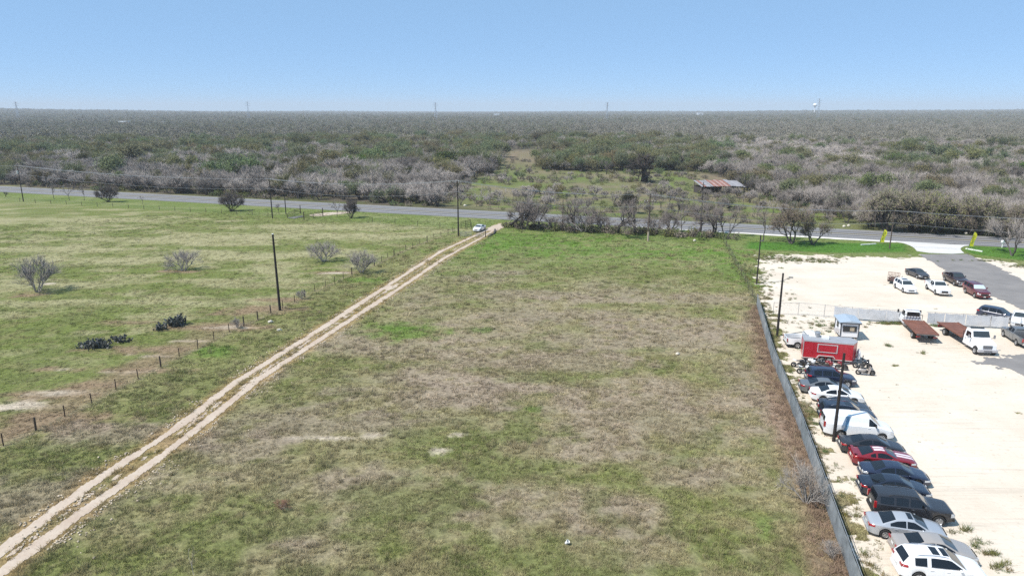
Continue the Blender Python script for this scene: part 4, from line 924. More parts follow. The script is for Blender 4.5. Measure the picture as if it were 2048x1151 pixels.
car('suv', 'darknavy', 'parked_car', 'dark navy SUV with sunroof squeezed in beside the white van', 'car', (-.44, -.7, 1.55, 1650, 812), rz=R(-12), rails='chrome', sunroof=((-.06, .04, .38),))
car('sedan', 'black', 'parked_car', 'small black sedan almost hidden between the white coupe-like sedan and the navy SUV', 'car', (-.485, -.5, .88, 1641, 808), rz=R(-12), scale=.95)
car('sedan', 'white', 'parked_car', 'white sedan with dark rear window parked beside the grey sedan', 'car', (-.485, -.92, .87, 1626, 787), rz=R(-12))
car('sedan', 'grey', 'parked_car', 'grey sedan parked beside the navy wagon next to the motorcycles', 'car', (-.485, -.92, .87, 1604, 771), rz=R(-12))
car('suv', 'navy', 'parked_car', 'navy wagon parked at the row end next to the motorcycles', 'car', (.31, -.9, 0, 1694, 775), rz=R(-11), rails=True)
# lot and upper lot
car('pickup', 'white', 'pickup_truck', 'white pickup with empty black bed parked behind the red trailer', 'pickup', (-.29, -.9, 0, 1594, 697), rz=R(-6), front_dark=True)
car('pickup', 'grey', 'pickup_truck', 'grey crew cab pickup parked beside the white flatbed truck', 'pickup', wheels=((2032, 691), (2006, 673)), sd=1, scale=1.03)
car('suv', 'navy', 'parked_car', 'dark blue SUV parked behind the white tarp of the cross fence', 'car', (-.1, 0, 1.7, 1991, 614), rz=R(-50))
car('pickup', 'white', 'pickup_truck', 'white pickup with dark glass parked behind the grey pickup', 'pickup', (.07, 0, 1.88, 2044, 624), rz=R(-128))
car('suv', 'white', 'parked_car', 'white SUV parked in front of the small mesh utility trailer', 'car', wheels=((1790, 576), (1805.5, 585)), sd=-1, sunroof=((-.16, .0, .42),))
car('pickup', 'white', 'pickup_truck', 'white pickup with black grille standing in the upper gravel lot', 'pickup', wheels=((1852.5, 578), (1870.5, 589.5)), sd=-1)
car('pickup', 'brownblack', 'pickup_truck', 'dark brown pickup with chrome bumper on the asphalt driveway edge', 'pickup', wheels=((1889.5, 562), (1907, 571)), sd=-1, front_dark=False)
car('bigsuv', 'burg', 'parked_car', 'dark red SUV with a silver windshield sunshade', 'car', wheels=((1931, 586.5), (1948, 595.5)), sd=-1, shade=True)
car('sedan', 'darkgrey', 'parked_car', 'dark grey sedan parked behind the white SUV in the upper gravel lot', 'car', wheels=((1818, 551), (1830.5, 556)), sd=-1)
car('sedan', 'white', 'parked_car', 'white sedan stopped on the dirt track at the ranch gate', 'car', (.0, 0, .0, 959, 461), rz=math.atan2(G(953, 471).y - G(1000, 449).y, G(953, 471).x - G(1000, 449).x))

# ------------------------------------------------------------------ flatbed tow trucks
def flatbed(label, rear, front, cabk, rz_px, rusty='rust', Lt=8.3):
    a, b2 = G(*rear), G(*front); d = b2 - a; rz = math.atan2(d.y, d.x); t = thing('flatbed_truck', label, 'truck', (a.x, a.y, .03), rz)     # origin on the ground under the deck's tail, x forward
    DL = 6.1; DH = 1.18
    MB().box((DL / 2 - .1, 0, DH - .06), (DL, 2.45, .12)).build('deck', M[rusty], t)
    for q in (-1, 1):
        MB().box((DL / 2 - .1, q * 1.25, DH - .02), (DL, .09, .17)).build('side_rail', M['rust'], t)
        MB().box((DL / 2 + .8, q * .42, .82), (DL + 1.6, .1, .24)).build('chassis_rail', M['frame'], t)
        MB().box((.05, q * .95, .75), (.06, .5, .16)).build('tail_lamp_bar', M['tail'], t)
    MB().box((-.02, 0, .55), (.12, 2.2, .14)).build('rear_bumper', M['frame'], t); MB().box((-.12, 0, DH - .1), (.1, 2.5, .1)).build('deck_edge', M['steel'], t)
    MB().tube((.4, -.25, .5), (-.6, -.25, .45), .05, .05, 6).tube((.4, .25, .5), (-.6, .25, .45), .05, .05, 6).tube((-.6, -.9, .45), (-.6, .9, .45), .06, .06, 6).build('wheel_lift', M['frame'], t)
    hr = MB().box((DL - .1, 0, DH + .75), (.06, 2.2, .06)); 
    for y_ in np.linspace(-1.05, 1.05, 7): hr.box((DL - .1, y_, DH + .35), (.05, .05, .8))
    hr.build('headache_rack', M['frame'], t)
    for q in (-1, 1):
        add_wheel(t, 1.75, q * .98, .45, q, .48, 'rim'); MB().box((1.75, q * .98, 1.0), (1.2, .5, .03)).build('mudguard', M['frame'], t)
    # cab and hood
    c0 = DL + .12
    if cabk == 'pick':
        prof = [(0, .55), (0, 1.35), (.1, 2.15), (.2, 2.28), (1.15, 2.32), (1.3, 2.27), (1.95, 1.55), (2.05, 1.5), (3.3, 1.36), (3.42, 1.2), (3.45, .6)]; wx = 1.0
    else:
        prof = [(0, .6), (0, 1.6), (.06, 2.35), (.18, 2.5), (1.2, 2.52), (1.35, 2.47), (1.8, 1.72), (1.9, 1.65), (3.0, 1.45), (3.25, 1.25), (3.3, .62)]; wx = 1.1
    ends = []
    mb = MB(); rows = []
    for k, (x, z) in enumerate(prof): pass
    zt = lambda x: float(np.interp(x, [p[0] + .0001 * i for i, p in enumerate(prof)], [p[1] for p in prof]))
    fx = 2.75; fr_ = .46
    def zbx(x): dd = abs(x - fx); return max(.52, .45 + math.sqrt(max(0, (fr_ + .09) ** 2 - dd * dd))) if dd < fr_ + .09 else .52
    xs_ = sorted(set([round(float(v), 3) for v in np.linspace(.0, prof[-1][0], 34)] + [round(p[0], 3) for p in prof] + [round(fx + .55 * math.cos(a_), 3) for a_ in np.linspace(0, math.pi, 11)]))
    for x in xs_:
        z = max(zt(x), 1.0) if x > .001 else 1.7; hood = x > 1.9; w = wx * (1 - .16 * max(0, (x - 1.9) / 1.5) ** 1.3) if cabk != 'pick' else wx * (1 - .1 * max(0, (x - 2.6) / .85) ** 2)
        if x > fx - .62 and cabk != 'pick': w = max(w, 1.03 - .12 * max(0, (x - fx - .2)))
        zb = min(zbx(x), z - .06); bl = min(1.55 if cabk != 'pick' else 1.4, z - .06); wtop = w * (.93 if z - bl < .2 else .86)
        h = [(0, zb), (w * .9, zb), (w, zb + .05), (w, (zb + bl) / 2), (w * .97, bl), ((w * .97 + wtop) / 2, (bl + z - .06) / 2), (wtop, z - .06), (wtop * .85, z - .012), (0, z)]
        row = [(c0 + x, y, q) for y, q in h] + [(c0 + x, -y, q) for y, q in h[-2:0:-1]]; rows.append(row + [row[0]])
    mb.grid(rows, True); n_ = len(rows[0]) - 1; o_ = len(mb.v); mb.f.append(tuple(range(n_))); mb.f.append(tuple(range(o_ - n_ - 1, o_ - 1))[::-1])
    cab = mb.build('cab', M['white'], t, 34)
    xa, za, xb, zb_ = [(p[0], p[1]) for p in prof[5:7]][0][0], prof[5][1], prof[6][0], prof[6][1]; wv = wx * .80
    MB().add([(c0 + xa + .06, -wv, za - .05), (c0 + xb - .03, -wv * 1.06, zb_ + .06), (c0 + xb - .0, 0, zb_ + .06), (c0 + xb - .03, wv * 1.06, zb_ + .06), (c0 + xa + .06, wv, za - .05), (c0 + xa + .09, 0, za - .04)], [(0, 1, 2, 5), (5, 2, 3, 4)]).build('windshield', M['clearglass'], t)
    for q in (-1, 1):
        MB().add([(c0 + .35, q * wx * .985, 1.58), (c0 + 1.55, q * wx * .99, 1.58), (c0 + 1.3, q * wx * .90, 2.2), (c0 + .35, q * wx * .90, 2.2)], [(0, 1, 2, 3) if q < 0 else (3, 2, 1, 0)]).build('side_window', M['glass'], t)
        dr = MB().add([(c0 + .3, q * (wx + .006), .7), (c0 + 1.65, q * (wx + .006), .7), (c0 + 1.65, q * (wx + .006), 1.35), (c0 + .3, q * (wx + .006), 1.35)], [(0, 1, 2, 3) if q < 0 else (3, 2, 1, 0)]).build('door', M['white'], t); MB().box((c0 + .45, q * (wx + .03), 1.28), (.16, .03, .04)).build('handle', M['plastic'], dr)
        ms = MB().box((c0 + 1.75, q * (wx + .34), 1.85), (.1, .2, .42)).build('mirror', M['plastic' if cabk == 'pick' else 'chrome'], t); MB().tube((c0 + 1.7, q * wx * .95, 1.6), (c0 + 1.75, q * (wx + .32), 1.75), .02, .02, 5).build('mirror_arm', M['plastic'], ms)
        add_wheel(t, c0 + fx, q * (wx - .1), .45, q, .3, 'rim'); MB().tube((c0 - .2, q * .8, .62), (c0 + .9, q * .8, .62), .26, .26, 12).build('fuel_tank', M['alu'], t, 40)
        MB().box((c0 + prof[-1][0] - .12, q * wx * .72, 1.0), (.16, .28, .2)).build('headlight', M['head'], t)
    MB().box((c0 - .005, 0, 1.95), (.03, wx * 1.5, .55)).build('rear_window', M['glass'], t)
    g_ = MB().box((c0 + prof[-1][0] - .02, 0, 1.02), (.08, 1.0, .42)).build('grille', M['steel'], t)
    for k in range(5): MB().box((c0 + prof[-1][0] + .025, 0, .88 + .075 * k), (.02, .94, .03)).build('grille_bar', M['chrome'], g_)
    MB().box((c0 + prof[-1][0] + .1, 0, .62), (.2, wx * 2.0, .3)).build('front_bumper', M['alu'], t); MB().box((c0 + prof[-1][0] + .205, 0, .6), (.01, .9, .1)).build('bumper_vent', M['plastic'], t)
    MB().box((c0 + .55, 0, prof[4][1] + .06), (.22, 1.5, .12)).build('light_bar', M['plastic' if cabk != 'pick' else 'tarp'], t)
    return t
flatbed('white flatbed tow truck with rusty deck backed toward the yard, dark rear window', (1852, 686), (1823, 657), 'pick', 0)
flatbed('white flatbed truck with rusty brown deck, hood and grille facing the yard', (1893, 662), (1930, 685), 'med', 0)

# ------------------------------------------------------------------ red concession trailer
a, b2 = G(1604, 721), G(1703, 730); d = b2 - a; TLn = d.length; rz = math.atan2(d.y, d.x)
tr = thing('concession_trailer', 'red enclosed concession trailer with framed serving hatch and grey roof', 'trailer', (a.x, a.y, .03), rz); TW, z0, z1 = 2.25, .42, 2.45
mb = MB(); nose = .55
out = [(0, 0), (TLn, 0), (TLn + nose, TW * .5), (TLn, TW), (0, TW)]
n_ = 5; mb.add([(x, y, z0) for x, y in out] + [(x, y, z1) for x, y in out], [(4, 3, 2, 1, 0)] + [(i, (i + 1) % n_, n_ + (i + 1) % n_, n_ + i) for i in range(n_)]); mb.build('box_body', M['trailerred'], tr)
ro = [(-.04, -.04), (TLn + .02, -.04), (TLn + nose + .05, TW * .5), (TLn + .02, TW + .04), (-.04, TW + .04)]
mb = MB().add([(x, y, z1 + .003) for x, y in ro] + [(x, y, z1 + .07) for x, y in ro], [tuple(range(5, 10))] + [(i, (i + 1) % 5, 5 + (i + 1) % 5, 5 + i) for i in range(5)]); mb.build('roof', M['roofgrey'], tr)
for k in range(5): 
    x0, x1 = TLn * k / 5 + .01, TLn * (k + 1) / 5 - .01; MB().box(((x0 + x1) / 2, -.006, (z0 + z1) / 2), (x1 - x0, .012, z1 - z0 - .12)).build('side_panel', M['trailerred'], tr)
MB().box((TLn / 2, -.02, z1 - .03), (TLn, .03, .09)).build('top_trim', M['alu'], tr); MB().box((TLn / 2, -.02, z0 + .03), (TLn, .03, .08)).build('bottom_trim', M['alu'], tr); MB().box((-.01, -.02, (z0 + z1) / 2), (.06, .05, z1 - z0)).build('corner_trim', M['alu'], tr)
hx0, hx1, hz0, hz1 = TLn * .29, TLn * .68, 1.25, 2.15
ha = MB().box(((hx0 + hx1) / 2, -.025, (hz0 + hz1) / 2), (hx1 - hx0, .03, hz1 - hz0)).build('serving_hatch', M['trailerred'], tr)
for c_, dd in ((((hx0 + hx1) / 2, -.045, hz1), (hx1 - hx0 + .1, .03, .09)), (((hx0 + hx1) / 2, -.045, hz0), (hx1 - hx0 + .1, .03, .09)), ((hx0, -.046, (hz0 + hz1) / 2), (.09, .03, hz1 - hz0)), ((hx1, -.046, (hz0 + hz1) / 2), (.09, .03, hz1 - hz0))): MB().box(c_, dd).build('hatch_frame', M['alu'], ha)
for x in (hx0 + .18, hx1 - .18): MB().box((x, -.06, hz0 + .2), (.12, .04, .1)).build('latch', M['chrome'], ha)
MB().box((TLn * .45, TW * .5, z1 + .2), (.75, .7, .24)).build('air_conditioner', M['plasticwhite'], tr); vt = MB().tube((TLn * .30, TW * .72, z1 + .07), (TLn * .30, TW * .72, z1 + .55), .26, .3, 12).build('vent_fan', M['galv'], tr); MB().lathe([(.33, 0), (.3, .08), (.02, .1)], (TLn * .30, TW * .72, z1 + .55), 'Z', 12).build('vent_cap', M['galv'], vt)
MB().box((TLn * .2, TW * .75, z1 + .13), (.7, .55, .12)).build('roof_hatch', M['plasticwhite'], tr)
for x in (TLn * .40, TLn * .54):
    for y_, q in ((.02, -1), (TW - .02, 1)): add_wheel(tr, x, y_, .36, q, .22)
MB().prism([(TLn * .28, .62), (TLn * .32, .86), (TLn * .62, .86), (TLn * .66, .62), (TLn * .64, .62), (TLn * .61, .82), (TLn * .33, .82), (TLn * .30, .62)], -.22, -.02).build('wheel_fender', M['alu'], tr)
MB().tube((TLn + .1, .3, .45), (TLn + 1.5, TW / 2, .45), .05, .05, 6).tube((TLn + .1, TW - .3, .45), (TLn + 1.5, TW / 2, .45), .05, .05, 6).tube((TLn + 1.3, TW / 2, .1), (TLn + 1.3, TW / 2, .9), .05, .05, 6).build('drawbar', M['frame'], tr)
for y_ in (.85, 1.25):
    tk = MB().lathe([(.02, 0), (.19, .03), (.19, .75), (.12, .92), (.05, .96), (.05, 1.05), (.01, 1.05)], (TLn + .78, y_, .52), 'Z', 12).build('propane_tank', M['plasticwhite'], tr, 50); MB().ring((TLn + .78, y_, 1.55), (0, 0, 1), .1, .02, 10, 4).build('collar', M['plasticwhite'], tk)
# ------------------------------------------------------------------ white booth on skids
a, b2 = G(1679, 679.5), G(1715, 682); d = b2 - a; BW = d.length; BD, zb0, zb1 = 2.9, .45, 2.25
bo = thing('sales_booth', 'small white booth with blue-grey roof and dark trim raised on blocks', 'booth', (a.x, a.y, .02), math.atan2(d.y, d.x) + R(2))
MB().box((BW / 2, BD / 2, (zb0 + zb1) / 2), (BW - .04, BD - .04, zb1 - zb0)).build('walls', M['boothwall'], bo)
for x in (0, BW):
    for y_ in (0, BD): MB().box((x, y_, (zb0 + zb1) / 2), (.11, .11, zb1 - zb0)).build('corner_trim', M['boothtrim'], bo)
MB().prism([(-.22, zb1 - .02), (BW + .22, zb1 + .06), (BW + .22, zb1 + .16), (BW / 2, zb1 + .34), (-.22, zb1 + .08)], -.25, BD + .25).build('roof', M['boothroof'], bo); MB().box((BW / 2, -.27, zb1 + .02), (BW + .44, .03, .14)).build('fascia', M['boothtrim'], bo)
w_ = MB().box((BW * .5, -.005, 1.5), (BW * .72, .06, .62)).build('window', M['glass'], bo)
for c_, dd in (((BW * .5, -.03, 1.83), (BW * .78, .05, .08)), ((BW * .5, -.03, 1.17), (BW * .78, .07, .08)), ((BW * .13, -.03, 1.5), (.08, .05, .6)), ((BW * .87, -.03, 1.5), (.08, .05, .6))): MB().box(c_, dd).build('frame', M['boothtrim'], w_)
MB().box((BW * .63, -.04, 1.5), (BW * .25, .012, .5)).build('paper_notice', M['polepale'], w_)
w_ = MB().box((-.005, BD * .55, 1.6), (.06, .6, .5)).build('window', M['glass'], bo)
for c_, dd in (((-.03, BD * .55, 1.87), (.05, .7, .07)), ((-.03, BD * .55, 1.33), (.05, .7, .07)), ((-.03, BD * .55 - .32, 1.6), (.05, .07, .48)), ((-.03, BD * .55 + .32, 1.6), (.05, .07, .48))): MB().box(c_, dd).build('frame', M['boothtrim'], w_)
MB().box((-.25, BD * .3, 1.05), (.5, .45, .42)).build('window_unit', M['alu'], bo)
for x in (.2, BW - .2):
    MB().box((x, BD / 2, zb0 - .1), (.18, BD, .2)).build('skid', M['barnwood'], bo)
    for y_ in (.25, BD - .25): MB().box((x, y_, .15), (.35, .3, .3)).build('block', M['concrete'], bo)
# ------------------------------------------------------------------ utility trailer
a, b2 = G(1774, 567), G(1797, 570); d = b2 - a; ut = thing('utility_trailer', 'small utility trailer with upright rusty mesh ramp gate', 'trailer', (a.x, a.y, .02), math.atan2(d.y, d.x)); UW = d.length
MB().box((UW / 2, 1.7, .55), (UW, 3.4, .1)).build('deck', M['barnwood'], ut)
for x in (0, UW): MB().box((x, 1.7, .85), (.06, 3.4, .06)).build('side_rail', M['frame'], ut); add_wheel(ut, x, 1.9, .33, 1, .2); ut.children[-1].rotation_euler = (0, 0, math.pi / 2 * (1 if x else -1))
ga = MB().box((UW / 2, 0, 2.0), (UW, .06, .06)).build('ramp_gate', M['rust'], ut)
for x in np.linspace(0, UW, 9): MB().box((x, .0, 1.3), (.05, .05, 1.45)).build('gate_bar', M['palerust'] if 'palerust' in M else M['rust'], ga)
for z in (.7, 1.1, 1.55): MB().box((UW / 2, .0, z), (UW, .04, .04)).build('gate_rail', M['rust'], ga)
MB().box((UW / 2, -.03, .5), (UW, .08, .18)).build('rear_beam', M['frame'], ut); MB().tube((UW / 2, 3.4, .5), (UW / 2, 4.7, .5), .06, .06, 6).build('tongue', M['frame'], ut)
# ------------------------------------------------------------------ motorcycles
def bike(px, py, rz, label, c1, c2, scooter=False, seat='plastic'):
    p = G(px, py); t = thing('motorcycle' if not scooter else 'scooter', label, 'motorcycle' if not scooter else 'scooter', (p.x, p.y, .03), rz, None); r = .31; wb = .70
    for x in (-wb, wb):
        w = MB().ring((x, 0, r), (0, 1, 0), r - .07, .075, 18, 6).build('wheel', M['tyre'], t, 60); mb = MB().ring((x, 0, r), (0, 1, 0), r - .13, .03, 14, 4)
        for k in range(5): mb.tube((x, 0, r), (x + (r - .1) * math.cos(k * 1.257), 0, r + (r - .1) * math.sin(k * 1.257)), .02, .02, 4)
        mb.build('rim', M['steel'], w)
    MB().tube((wb, .09, r), (wb - .28, .09, .92), .028, .028, 6).tube((wb, -.09, r), (wb - .28, -.09, .92), .028, .028, 6).build('fork', M['steel'], t)
    MB().tube((wb - .30, -.36, .98), (wb - .27, 0, .94), .018, .018, 6).tube((wb - .27, 0, .94), (wb - .30, .36, .98), .018, .018, 6).build('handlebar', M['plastic'], t)
    MB().ell((-.02, 0, .42), (.34, .17, .22), 0, 10, 6).build('engine', M['frame'], t, 60); MB().tube((-.1, .12, .35), (-wb, .12, r), .03, .03, 6).tube((-.1, -.12, .35), (-wb, -.12, r), .03, .03, 6).build('swingarm', M['plastic'], t)
    MB().tube((0, -.17, .3), (-wb - .1, -.2, .5), .05, .07, 8).build('exhaust', M['steel'], t)
    if scooter:
        MB().ell((-.35, 0, .55), (.5, .2, .28), 0, 12, 7).build('body_shell', M[c1], t, 60); MB().prism([(.2, .3), (.38, .3), (.52, .95), (.42, .98)], -.2, .2).build('leg_shield', M[c1], t); MB().box((.0, 0, .28), (.5, .3, .06)).build('footboard', M['plastic'], t)
        MB().ell((-.3, 0, .82), (.42, .16, .08), 0, 10, 5).build('seat', M[seat], t, 60); MB().ell((-.75, 0, .9), (.17, .18, .16), 0, 8, 6).build('top_case', M['plastic'], t, 60)
    else:
        MB().ell((.12, 0, .82), (.30, .16, .17), 0, 12, 7).build('fuel_tank', M[c1], t, 60); MB().ell((-.32, 0, .80), (.30, .14, .06), 0, 10, 5).build('seat', M['plastic'], t, 60)
        MB().add([(-.3, -.1, .74), (-.3, .1, .74), (-.85, -.07, .92), (-.85, .07, .92), (-.3, 0, .84), (-.85, 0, 1.0)], [(0, 1, 3, 2), (0, 2, 5, 4), (1, 4, 5, 3), (2, 3, 5), (0, 4, 1)]).build('tail_cowl', M[c2], t)
        MB().ell((.42, 0, .72), (.26, .2, .28), 0, 12, 7).build('fairing', M[c1], t, 60); MB().ell((.5, 0, 1.0), (.14, .13, .13), 0, 8, 6).build('windscreen', M['glass'], t, 60)
    MB().ell((.62 if not scooter else .5, 0, .85), (.07, .09, .08), 0, 8, 5).build('headlight', M['head'], t); MB().ell((wb, 0, r + .12), (.26, .07, .24), 0, 10, 6).build('front_fender', M[c2], t, 60)
bike(1600, 735, R(-15), 'black and white sport motorcycle at the end of the bike row by the fence', 'black', 'white')
bike(1617, 733, R(-28), 'white sport motorcycle leaning in the bike row before the red trailer', 'white', 'black')
bike(1634, 735, R(-20), 'black naked motorcycle in the bike row before the red trailer wheels', 'black', 'darkgrey')
bike(1652, 737, R(-24), 'red and white sport motorcycle in the bike row before the red trailer', 'red', 'white')
bike(1676, 739, R(-22), 'red and black motorcycle beside the black lot pole', 'red', 'black')
bike(1612, 748, R(-14), 'white faired motorcycle wedged behind the navy wagon', 'white', 'white')
bike(1730, 750, R(-14), 'cream scooter with black seat on open gravel past the red trailer', 'cream_s' if 'cream_s' in M else 'champ', 'black', True)
bike(1724, 737, R(-20), 'black touring motorcycle at the red trailer drawbar', 'black', 'black')
#PART5
# ------------------------------------------------------------------ plants
def gen_tree(seed, h=6.0, stems=1, spread=.75, lev=4, twigs=9, tw=.022, tl=1.0, trunk_h=.25, r0=.13, lean=0.0, up=.35, nch=(2, 3), droop=0.0, tilt=.55):
    """bare tree: returns limb mesh builder, twig arrays, tips"""
    rs = random.Random(seed); lim = MB(); TV = []; TF = []; tips = []
    def rnd(): return Vector((rs.gauss(0, 1), rs.gauss(0, 1), rs.gauss(0, 1)))
    def ribbon(p, q, w):
        d = (q - p); s_ = d.cross(rnd()); 
        if s_.length < 1e-6: return
        s_.normalize(); o = len(TV); TV.extend([p - s_ * w, p + s_ * w, q]); TF.append((o, o + 1, o + 2))
    def grow(p, d, ln, r, lv):
        segs = 3 if lv < 2 else 2; q = p
        for i in range(segs):
            d = (d + rnd() * .16 + Vector((0, 0, up * .12 - droop * .1 * lv))).normalized(); e = q + d * ln / segs
            ra_, rb_ = r * (1 - .35 * i / segs), r * (1 - .35 * (i + 1) / segs)
            if lv <= lev - 2: lim.tube(q, e, ra_, rb_, 6 if lv == 0 else 4, False)
            else: ribbon(q, e + d * ln * .12, max(rb_, tw * 1.1))
            if lv >= max(1, lev - 2):
                for _ in range(max(2, twigs // segs)):
                    a = q.lerp(e, rs.random()); td = (d * .8 + rnd() * .5 + Vector((0, 0, .3 - droop))).normalized(); ribbon(a, a + td * tl * rs.uniform(.4, 1.1), tw * rs.uniform(.6, 1.2)); tips.append(a + td * tl * .5)
            q = e
        if lv < lev:
            for k in range(rs.choice(nch) + (1 if lv == 0 else 0)):
                ax = rnd().cross(d)
                if ax.length < 1e-4: continue
                nd = (Matrix.Rotation(rs.uniform(.35, .95) * spread, 3, ax.normalized()) @ d); nd.z = nd.z * .85 + .06; nd.normalize()
                grow(q if rs.random() < .7 else p.lerp(q, rs.uniform(.55, .95)), nd, ln * rs.uniform(.62, .86), r * .62, lv + 1)
    for s_ in range(stems):
        a = 2 * math.pi * s_ / stems + rs.uniform(-.5, .5); tt_ = tilt * rs.uniform(.35, 1.25); d = Vector((math.cos(a) * (tt_ if stems > 1 else lean), math.sin(a) * (tt_ if stems > 1 else 0), 1)).normalized()
        grow(Vector((math.cos(a) * .1 * (stems > 1), math.sin(a) * .1 * (stems > 1), -.1)), d, h * trunk_h * rs.uniform(.85, 1.15), r0, 0)
    zs_ = [v[2] for v in TV] or [h]; k = h / max(zs_)
    lim.v = [(x * k, y * k, z * k) for x, y, z in lim.v]; TV = [v * k for v in TV]; tips = [t * k for t in tips]
    return lim, TV, TF, tips
def leaves(tips, seed, n, size, jit=.25):
    rs = np.random.RandomState(seed); T = np.array([tuple(t) for t in tips]); c = T[rs.randint(0, len(T), n)] + rs.normal(0, jit, (n, 3))
    a = rs.normal(0, 1, (n, 3)); a /= np.linalg.norm(a, axis=1)[:, None]; b_ = np.cross(a, rs.normal(0, 1, (n, 3))); b_ /= np.linalg.norm(b_, axis=1)[:, None]; s_ = size * rs.uniform(.5, 1.2, (n, 1))
    v = np.stack([c - a * s_, c + b_ * s_ * .55, c + a * s_, c - b_ * s_ * .55], 1).reshape(-1, 3); f = np.arange(n * 4).reshape(-1, 4); return v, f
def tri_mesh(name, V, Fc, m): return np_mesh(name, np.array([tuple(v) for v in V]), np.array(Fc), m, 3)
def ell_blob(seed, n, size, rx=3.0, rz_=2.6, z0=2.6):          # distant crown: leaf clusters spread through a dome
    rs = np.random.RandomState(seed); u = rs.normal(0, 1, (n, 3)); u /= np.linalg.norm(u, axis=1)[:, None]; rad = rs.uniform(.55, 1.05, (n, 1)); lob = 1 + .22 * np.sin(u[:, :1] * 5 + seed) * np.cos(u[:, 1:2] * 6 + seed * 2)
    c = u * rad * lob * np.array([rx, rx, rz_]); c[:, 2] += z0; a = rs.normal(0, 1, (n, 3)); a /= np.linalg.norm(a, axis=1)[:, None]; b_ = np.cross(a, rs.normal(0, 1, (n, 3))); b_ /= np.linalg.norm(b_, axis=1)[:, None]; s_ = size * rs.uniform(.5, 1.3, (n, 1))
    v = np.stack([c - a * s_, c + b_ * s_, c + a * s_ * .9 + b_ * s_ * .2], 1).reshape(-1, 3); return v, np.arange(n * 3).reshape(-1, 3)
SPEC = []   # variants: dict(trunk mesh, crown mesh(es), height)
def variant(key, barkm, leafn=0, leafs=.2, ljit=.3, **kw):
    lim, TV, TF, tips = gen_tree(**kw); d = dict(h=kw['h']); d['trunk'] = lim.mesh('trunk', M[barkm], 60); d['crown'] = tri_mesh('crown', TV, TF, M['twig'])
    d['leaf'] = None
    if leafn: v, f = leaves(tips, kw['seed'] + 5, leafn, leafs, ljit); d['leaf'] = np_mesh('foliage', v, f, M['leaf'])
    VAR[key] = d
VAR = {}
for i in range(5): variant(f'bare{i}', 'bark', seed=20 + i, h=6.2, stems=(2, 3, 4, 3, 5)[i], spread=.62, lev=4, twigs=10, tw=.014, tl=1.2, trunk_h=.24, r0=.11, up=.5)
for i in range(2): variant(f'bud{i}', 'bark', 1300, .13, .35, seed=40 + i, h=6.5, stems=3, spread=.7, lev=4, twigs=12, tw=.013, tl=.9, trunk_h=.22, r0=.12)
for i in range(3): variant(f'green{i}', 'darkbark', 2600, .2, .45, seed=50 + i, h=6.5, stems=(1, 2, 1)[i], spread=.9, lev=4, twigs=6, tw=.02, tl=.9, trunk_h=.22, r0=.15)
for i in range(3): variant(f'dark{i}', 'darkbark', seed=60 + i, h=7.0, stems=(1, 2, 1)[i], spread=.8, lev=4, twigs=10, tw=.013, tl=1.1, trunk_h=.24, r0=.17, lean=(.35, 0, .1)[i])
variant('oak', 'darkbark', seed=77, h=9.5, stems=1, spread=1.2, lev=4, twigs=8, tw=.03, tl=.7, trunk_h=.20, r0=.5, nch=(3, 3), droop=.2)
variant('shrub', 'darkbark', 1100, .1, .3, seed=120, h=5.0, stems=14, spread=.6, lev=3, twigs=14, tw=.016, tl=.8, trunk_h=.3, r0=.06, tilt=.8)
for i in range(3): variant(f'bush{i}', 'palebark', seed=83 + i, h=3.2, stems=10, spread=.6, lev=3, twigs=9, tw=.010, tl=.75, trunk_h=.34, r0=.05, up=.5, tilt=.72)
variant('slim', 'bark', seed=91, h=5.0, stems=1, spread=.5, lev=4, twigs=7, tw=.018, tl=.6, trunk_h=.32, r0=.09)
variant('sapling', 'palebark', seed=95, h=2.2, stems=1, spread=.7, lev=2, twigs=3, tw=.012, tl=.35, trunk_h=.5, r0=.025, nch=(2, 2))
variant('bushy0', 'darkbark', 4200, .17, .5, seed=97, h=10, stems=4, spread=.8, lev=4, twigs=16, tw=.028, tl=1.4, trunk_h=.2, r0=.16)
variant('bushy1', 'darkbark', 3400, .16, .5, seed=98, h=9, stems=5, spread=.85, lev=4, twigs=16, tw=.028, tl=1.3, trunk_h=.18, r0=.14)
def put(key, x, y, h, rz, name, label, cat='tree', group=None, tint=(.23, .2, .18), ltint=(.09, .11, .03), sx=1.0, z=0.0):
    d = VAR[key]; t = thing(name, label, cat, (x, y, z), rz, group); k = h / d['h']; t.scale = (k * sx, k * sx, k)
    obj('trunk', d['trunk'], t); c = obj('crown', d['crown'], t); c['tint'] = [float(q) for q in tint]
    if d['leaf']: c2 = obj('foliage', d['leaf'], t); c2['tint'] = [float(q) for q in ltint]
    return t
def putpx(key, px, yb, yt, name, label, **kw):
    p = G(px, yb); return put(key, p.x, p.y, max(.5, HGT(px, yb, yt)), kw.pop('rz', px * .37), name, label, **kw)
GREY = (.215, .19, .172); DK = (.10, .085, .075); PALE = (.29, .26, .235)
# pasture bushes
putpx('bush0', 75, 584, 500, 'bare_bush', 'large pale leafless bush standing alone in the pasture over a bare soil patch', cat='bush', tint=PALE, sx=.85)
putpx('bush1', 368, 541, 490, 'bare_bush', 'rounded pale leafless bush in the pasture above the dark cactus clumps', cat='bush', tint=PALE, sx=1.1)
putpx('bush2', 647, 523, 476, 'bare_bush', 'spreading pale leafless bush in the pasture near the straw grass', cat='bush', tint=PALE, sx=1.3)
putpx('bush0', 722, 546, 492, 'bare_bush', 'pale leafless bush growing against the barbed wire fence', cat='bush', tint=PALE, sx=1.0, rz=2.0)
putpx('bush1', 1612, 1005, 905, 'bare_bush', 'pale leafless bush leaning against the grey privacy fence', cat='bush', tint=(.31, .28, .25), sx=.7)
putpx('bush2', 1660, 1112, 1078, 'bare_bush', 'low pale leafless bush at the foot of the grey privacy fence beside the white crossover', cat='bush', tint=PALE, sx=1.0)
